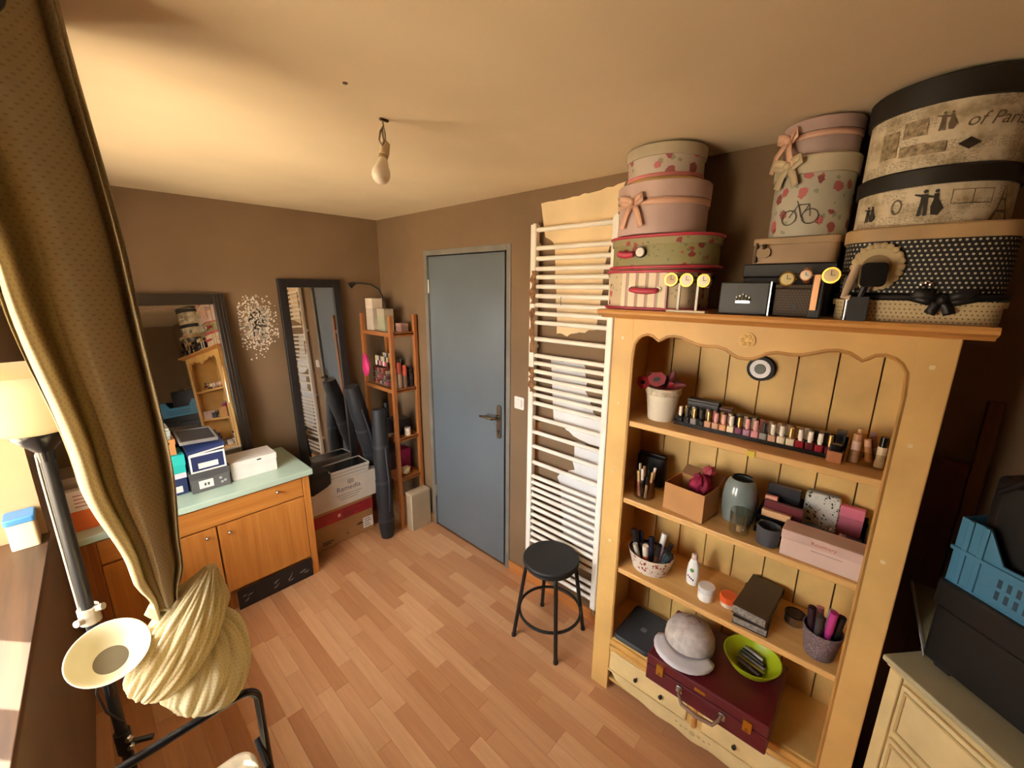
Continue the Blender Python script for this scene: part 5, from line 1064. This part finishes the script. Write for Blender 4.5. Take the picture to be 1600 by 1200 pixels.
cloth_lump([(.165, 1.19, 1.10), (.15, 1.185, 1.06), (.125, 1.18, 1.0)], [.008, .034, .03], 5, .2, 3, .8, 6, 24, 60).build('ear', CUR, cur, sharp=180)
cloth_lump([(.10, 1.18, 1.04), (.125, 1.175, .965), (.115, 1.165, .885), (.085, 1.155, .825), (.065, 1.15, .795)], [.03, .068, .085, .084, .045], 13, .16, -3.5, .8, 9, 50, 180).build('tail', CUR, cur, sharp=180)
rod = thing('curtain_rod', 'dark curtain rod with ring under the ceiling', 'curtain rod', (-.02, 1.0, 2.28))
MB().tube([(-.035, .45, 2.275), (-.035, 2.4, 2.275)], .011, 12).build('pole', BLACKMETAL, rod)
for y in (.6, 2.3): MB().tube([(-.035, y, 2.275), (-.035, y, ZC)], .007, 8).build('bracket', BLACKMETAL, rod)
MB().tube([(-.008+.024*math.cos(a), .975, 2.235+.024*math.sin(a)) for a in [2*math.pi*k/24 for k in range(24)]], .006, 8, closed=True).cyl((-.008, .975, 2.235), (-.008, .982, 2.235), .022, n=20).build('eyelet', BLACKMETAL, cur)

# ------------------------------------------------------------------ floor lamp with reading light
lamp = thing('floor_lamp', 'black floor lamp with white glass bowl and a small reading shade', 'floor lamp', (-.08, 1.46, 0)); LX, LY = -.08, 1.46
MB().lathe(LX, LY, [(.115, 0), (.12, .004), (.118, .014), (.03, .024), (.016, .05)], 32).build('base', BLACKMETAL, lamp)
MB().tube([(LX, LY, .02), (LX, LY, 1.46)], .0135, 16).build('pole', BLACKMETAL, lamp)
MB().lathe(LX, LY, [(.0155, 1.43), (.017, 1.455), (.05, 1.495), (.052, 1.505)], 28).build('cup', BLACKGLOSS, lamp)
BOWL = N('opal_glass'); BOWL.set(.25, 0, '#efe3c4'); tr_ = BOWL.n('ShaderNodeBsdfTranslucent'); tr_.inputs[0].default_value = lin('#f2e6c8'); mxs = BOWL.n('ShaderNodeMixShader'); mxs.inputs[0].default_value = .45
BOWL.l(BOWL.b.outputs[0], mxs.inputs[1]); BOWL.l(tr_.outputs[0], mxs.inputs[2]); BOWL.l(mxs.outputs[0], BOWL.out.inputs[0]); BOWL = BOWL.m
MB().lathe(LX, LY, [(.048, 1.505), (.075, 1.512), (.11, 1.535), (.138, 1.575), (.15, 1.625), (.153, 1.655), (.149, 1.656), (.134, 1.578), (.105, 1.54), (.07, 1.518), (.04, 1.512), (.001, 1.511)], 44).build('glass_bowl', BOWL, lamp, sharp=180)
MB().tube([(LX-.016, LY-.004, 1.0), (LX-.017, LY-.005, 1.40), (LX-.016, LY-.004, 1.45)], .0022, 6).build('cable', paint('#d9d2c0', .5), lamp)
CLEAR = paint('#a89e8c', .25, var=0, bump=0, Coat_Weight=.5)
for z, a in ((.995, .6), (.975, 2.4)): MB().cyl((LX+.0, LY, z-.012), (LX, LY, z+.012), .022, n=16).cyl((LX, LY, z), (LX+.035*math.cos(a), LY-.035*math.sin(a), z+.01), .009).build('clamp', CLEAR, lamp)
dc = Vector((-.049, 1.127, 1.073)); view = Vector((0, 0, CAM_H))-dc
ax = Vector((.03, -.55, 1.0)).normalized()
arm = [(LX, LY, .70), (LX+.004, LY-.04, .78), (LX+.01, LY-.10, .87), (-.078, 1.27, .95), tuple(dc-ax*.066)]
MB().tube(arm, .006, 8).build('reading_arm', BLACKMETAL, lamp)
def disc_shape(prof, n=40):
    u_ = ax.orthogonal().normalized(); v_ = ax.cross(u_); m = MB(); vs = []
    for r, h in [(r*.93, h*.93) for r, h in prof]:
        for k in range(n): a = 2*math.pi*k/n; vs.append(dc+ax*h+(u_*math.cos(a)+v_*math.sin(a))*r)
    fs = [(j*n+k, j*n+(k+1) % n, (j+1)*n+(k+1) % n, (j+1)*n+k) for j in range(len(prof)-1) for k in range(n)]
    m.add(vs, fs); return m
disc_shape([(.030, -.038), (.041, -.036), (.057, -.019), (.072, .009), (.074, .012), (.071, .011), (.055, -.014), (.040, -.029), (.029, -.032)]).build('reading_shade', paint('#e2dcbc', .3, var=0, bump=0), lamp, sharp=180)
o = disc_shape([(.001, -.031), (.031, -.031), (.031, -.06), (.022, -.075), (.001, -.076)]).build('shade_centre', paint('#6d6552', .45), lamp)
MB().tube([(LX+.01, LY-.02, .62), (LX-.015, LY-.04, .70), (LX-.02, LY-.08, .80), (-.085, 1.30, .90), tuple(dc-ax*.06)], .0032, 6).build('reading_cable', BLACKMETAL, lamp)
for z in (.53, .56): MB().sphere((LX+.012, LY-.02, z), .011, 12, 8).build('joint_knob', CHROME, lamp)
MB().cyl((LX, LY, .51), (LX, LY, .58), .019, n=16).tube([(LX, LY, .535), (LX+.06, LY-.03, .53)], .008, 8).build('joint', BLACKMETAL, lamp)

# ------------------------------------------------------------------ tubular chair below the curtain
ch = thing('tubular_chair', 'chair with bent black tube back and cream padded seat by the lamp', 'chair', (0, 1.0, 0))
CXR, CXL, CYB = .200, -.185, 1.15
bk = []
def arc(c, r, a0, a1, n=7): return [(c[0]+r*math.cos(a0+(a1-a0)*k/n), c[1], c[2]+r*math.sin(a0+(a1-a0)*k/n)) for k in range(n+1)]
bk = [(CXL, CYB, .012), (CXL, CYB, .45), (CXL, CYB, .70)]+arc((CXL+.045, CYB, .71), .045, math.pi, math.pi/2)+arc((CXR-.045, CYB, .71), .045, math.pi/2, 0)+[(CXR, CYB, .70), (CXR, CYB, .45), (CXR, CYB, .012)]
MB().tube(bk, .0105, 14).build('back_frame', BLACKGLOSS, ch)
for x in (CXL, CXR): MB().tube([(x, .74, .012), (x, .745, .40), (x, .78, .425), (x, CYB, .425)], .0105, 12).build('side_frame', BLACKGLOSS, ch)
for x in (CXL, CXR):
    for y in (CYB, .74): MB().cyl((x, y, 0), (x, y, .014), .013).build('foot_cap', BLACK, ch)
MB().prism(rrect(CXL+.02, CXR-.02, .75, CYB+.10, .05, 6), .437, .475).build('seat_pad', paint('#ddd0b4', .8, var=.1, vs=30, bump=.4), ch, bev=.014)
MB().tube([(CXR-.012, CYB-.03, .50), (CXR-.016, CYB+.02, .56)], .008, 8).build('bracket', BLACK, ch)

# ------------------------------------------------------------------ container on the window sill
t = thing('lidded_tub', 'clear plastic tub with blue lid on the wooden window sill', 'tub', (-.235, 2.355, SILL))
MB().prism(rrect(-.275, -.20, 2.32, 2.41, .01), SILL, SILL+.105).build('tub_body', paint('#e3d0a4', .2, var=.05, bump=0), t, bev=.003); MB().prism(rrect(-.279, -.196, 2.316, 2.414, .012), SILL+.105, SILL+.130).build('lid', paint('#4a86b8', .35), t, bev=.004)

# ------------------------------------------------------------------ cream chest standing askew in the corner, with basket and crate
A0 = Vector((1.449, -.143, 0)); ang = math.atan2(-.216, -.19)          # front edge runs along local +x
ch_rz = ang
def lw(lx, ly, lz=0):      # local (along the front, into the chest) -> world ; into = to the right-hand side of the front direction
    d = Vector((math.cos(ang), math.sin(ang), 0)); n_ = Vector((-d.y, d.x, 0))
    return A0+d*lx+n_*ly+Vector((0, 0, lz))
CHM = paint('#dcc58c', .5, var=.1, vs=6); CHT = paint('#b5ab86', .35, var=.08, vs=4)
chest = thing('cream_chest', 'cream painted chest of drawers standing askew beside the yellow cupboard', 'chest of drawers', tuple(A0), rz=ang)
CL, CD = .74, .385
MB().box(.012, CL-.012, .012, CD, 0, .80).build('carcass', CHM, chest, smooth=False, bev=.003)
MB().prism([(-.004, -.012), (CL+.004, -.012), (CL+.004, CD), (-.004, CD)], .812, .83).build('top', CHT, chest, smooth=False, bev=.005)
MB().prism([(.004, -.002), (CL-.004, -.002), (CL-.004, CD), (.004, CD)], .80, .812).build('top_moulding', CHM, chest, smooth=False, bev=.004)
MB().box(.012, .045, .0, .012, .02, .80).build('corner_post', CHM, chest, smooth=False, bev=.004); MB().box(CL-.045, CL-.012, .0, .012, .02, .80).build('corner_post', CHM, chest, smooth=False, bev=.004)
for k in range(4):
    z0 = .06+.185*k; d = MB().box(.05, CL-.05, .0, .012, z0, z0+.165).build('drawer', paint('#dfc992', .5, var=.08), chest, smooth=False, bev=.003)
    for q in ((.06, CL-.06, z0+.012, z0+.02), (.06, CL-.06, z0+.145, z0+.153)): MB().box(q[0], q[1], -.004, .001, q[2], q[3]).build('moulding', paint('#c9ad74', .5), d, smooth=False, bev=.002)
    for q in ((.06, .068), (CL-.068, CL-.06)): MB().box(q[0], q[1], -.004, .001, z0+.02, z0+.145).build('moulding', paint('#c9ad74', .5), d, smooth=False, bev=.002)
    for xk in (.24, CL-.24): MB().cyl((xk, 0, z0+.08), (xk, -.012, z0+.08), .006).sphere((xk, -.02, z0+.08), .014, 12, 8).build('knob', BRASS, d)
# black wicker basket with lid
WK = N('black_wicker'); v_ = WK.coords('Object', (1, 1, 1)); wv = WK.n('ShaderNodeTexBrick'); wv.inputs['Scale'].default_value = 40; wv.inputs['Mortar Size'].default_value = .03
wv.inputs['Color1'].default_value = lin('#211a17'); wv.inputs['Color2'].default_value = lin('#43362e'); wv.inputs['Mortar'].default_value = lin('#0c0a09')
WK.l(WK.coords('UV'), wv.inputs[0]); WK.set(.5, 0, wv.outputs['Color']); WK.bump(wv.outputs['Fac'], .6, .003); WK = WK.m
bp = lw(.02, .075, .0)
bsk = thing('wicker_trunk', 'black woven trunk with lid on the cream chest', 'trunk', (bp.x, bp.y, .8305), rz=ang)
MB().prism(rrect(0, .50, 0, .27, .012), .022, .185).build('trunk_body', WK, bsk, bev=.004); MB().prism(rrect(-.006, .506, -.006, .276, .012), .188, .262).build('lid', WK, bsk, bev=.006)
for x in (.02, .44):
    for y in (.02, .21): MB().box(x, x+.04, y, y+.04, 0, .022).build('foot', BLACK, bsk, smooth=False, bev=.003)
MB().box(.235, .265, -.012, -.005, .16, .21).build('clasp', metal('#5a4f44', .4), bsk, smooth=False, bev=.002)
# panel standing behind the trunk
pn = thing('greenish_panel', 'greenish board with white edge slanting between the black trunk and the wall', 'panel', (1.515, -.222, .832))
pq = [(1.515, -.222, .830), (1.711, -.180, .935), (1.711, -.33, .935), (1.69, -.345, .924)]
def slab(q, h): return MB().add([(x, y, z) for x, y, z in q]+[(x, y, z+h) for x, y, z in q], [(0, 1, 2, 3), (7, 6, 5, 4), (0, 4, 5, 1), (1, 5, 6, 2), (2, 6, 7, 3), (3, 7, 4, 0)])
slab(pq, .005).build('board', paint('#8f8a68', .4), pn, smooth=False)
slab([(1.507, -.217, .830), (1.703, -.175, .935), (1.711, -.180, .935), (1.515, -.222, .830)], .010).build('white_edge', paint('#e0d8ca', .5), pn, smooth=False)
# blue crate
cp = lw(.02, .085, 0); zc0 = .8305+.2625; BL = paint('#437d9a', .45, var=.05)
crt = thing('blue_crate', 'light blue slotted plastic crate on top of the black trunk', 'crate', (cp.x, cp.y, zc0), rz=ang)
MB().box(0, .42, 0, .25, 0, .006).build('bottom', BL, crt, smooth=False)
prof = [(0, .006), (0, .185), (.06, .185), (.10, .11), (.32, .11), (.36, .185), (.42, .185), (.42, .006)]
for y in (0, .244): MB().prism(prof, y, y+.006, 'y').build('long_side', BL, crt, smooth=False, bev=.001)
for x in (0, .414): MB().box(x, x+.006, .006, .244, .006, .185).build('short_side', BL, crt, smooth=False)
DB = paint('#1c3a4c', .6)
for r_ in range(2):
    for k in range(14): MB().box(.10+.018*k, .108+.018*k, -.0008, .0, .022+.032*r_, .044+.032*r_).build('slot', DB, crt, smooth=False)
for x in (.018, .05, .36, .395): MB().box(x, x+.012, -.005, 0, .006, .185 if x < .06 or x > .36 else .11).build('rib', BL, crt, smooth=False, bev=.001)
MB().box(-.004, .424, -.006, .001, .092, .102).build('rim', BL, crt, smooth=False, bev=.001)
# black bag inside the crate
bb = lw(.030, .115, 0); t = thing('black_basket', 'black woven bag with loose handle standing in the blue crate', 'basket', (bb.x, bb.y, zc0+.0065), rz=ang)
MB().prism(rrect(0, .30, 0, .17, .04), 0, .30).build('body', WK, t, bev=.012); MB().tube([(.03, -.004, .27), (.08, -.02, .32), (.16, -.02, .31), (.22, -.004, .27)], .007, 8).build('handle', BLACK, t)
MB().sphere((.12, .05, .31), .03, 12, 8, (1.2, 1, .7)).build('tan_cloth', paint('#b98a5c', .8), t)
# planks leaning in the corner behind the chest
MH = wood('#4a2415', '#6b3a20', 'z', .4)
for k, (x, y0, y1, ztop, lab, th, tilt) in enumerate(((1.705, -.275, -.14, 1.35, 'wide mahogany board leaning on the wall behind the blue crate', .018, .0378), (1.685, -.268, -.236, 1.545, 'narrow brown batten leaning on the wall beside the mahogany board', .02, .0392))):
    t = thing('leaning_board', lab, 'board', (x, (y0+y1)/2, 0)); R = Matrix.Rotation(tilt, 3, 'Y'); MB().box(-th/2, th/2, y0-(y0+y1)/2, y1-(y0+y1)/2, 0, ztop, R, (x, (y0+y1)/2, .0005)).build('plank', MH if k == 0 else wood('#5a3c22', '#7a5430', 'z', .5), t, smooth=False, bev=.003)
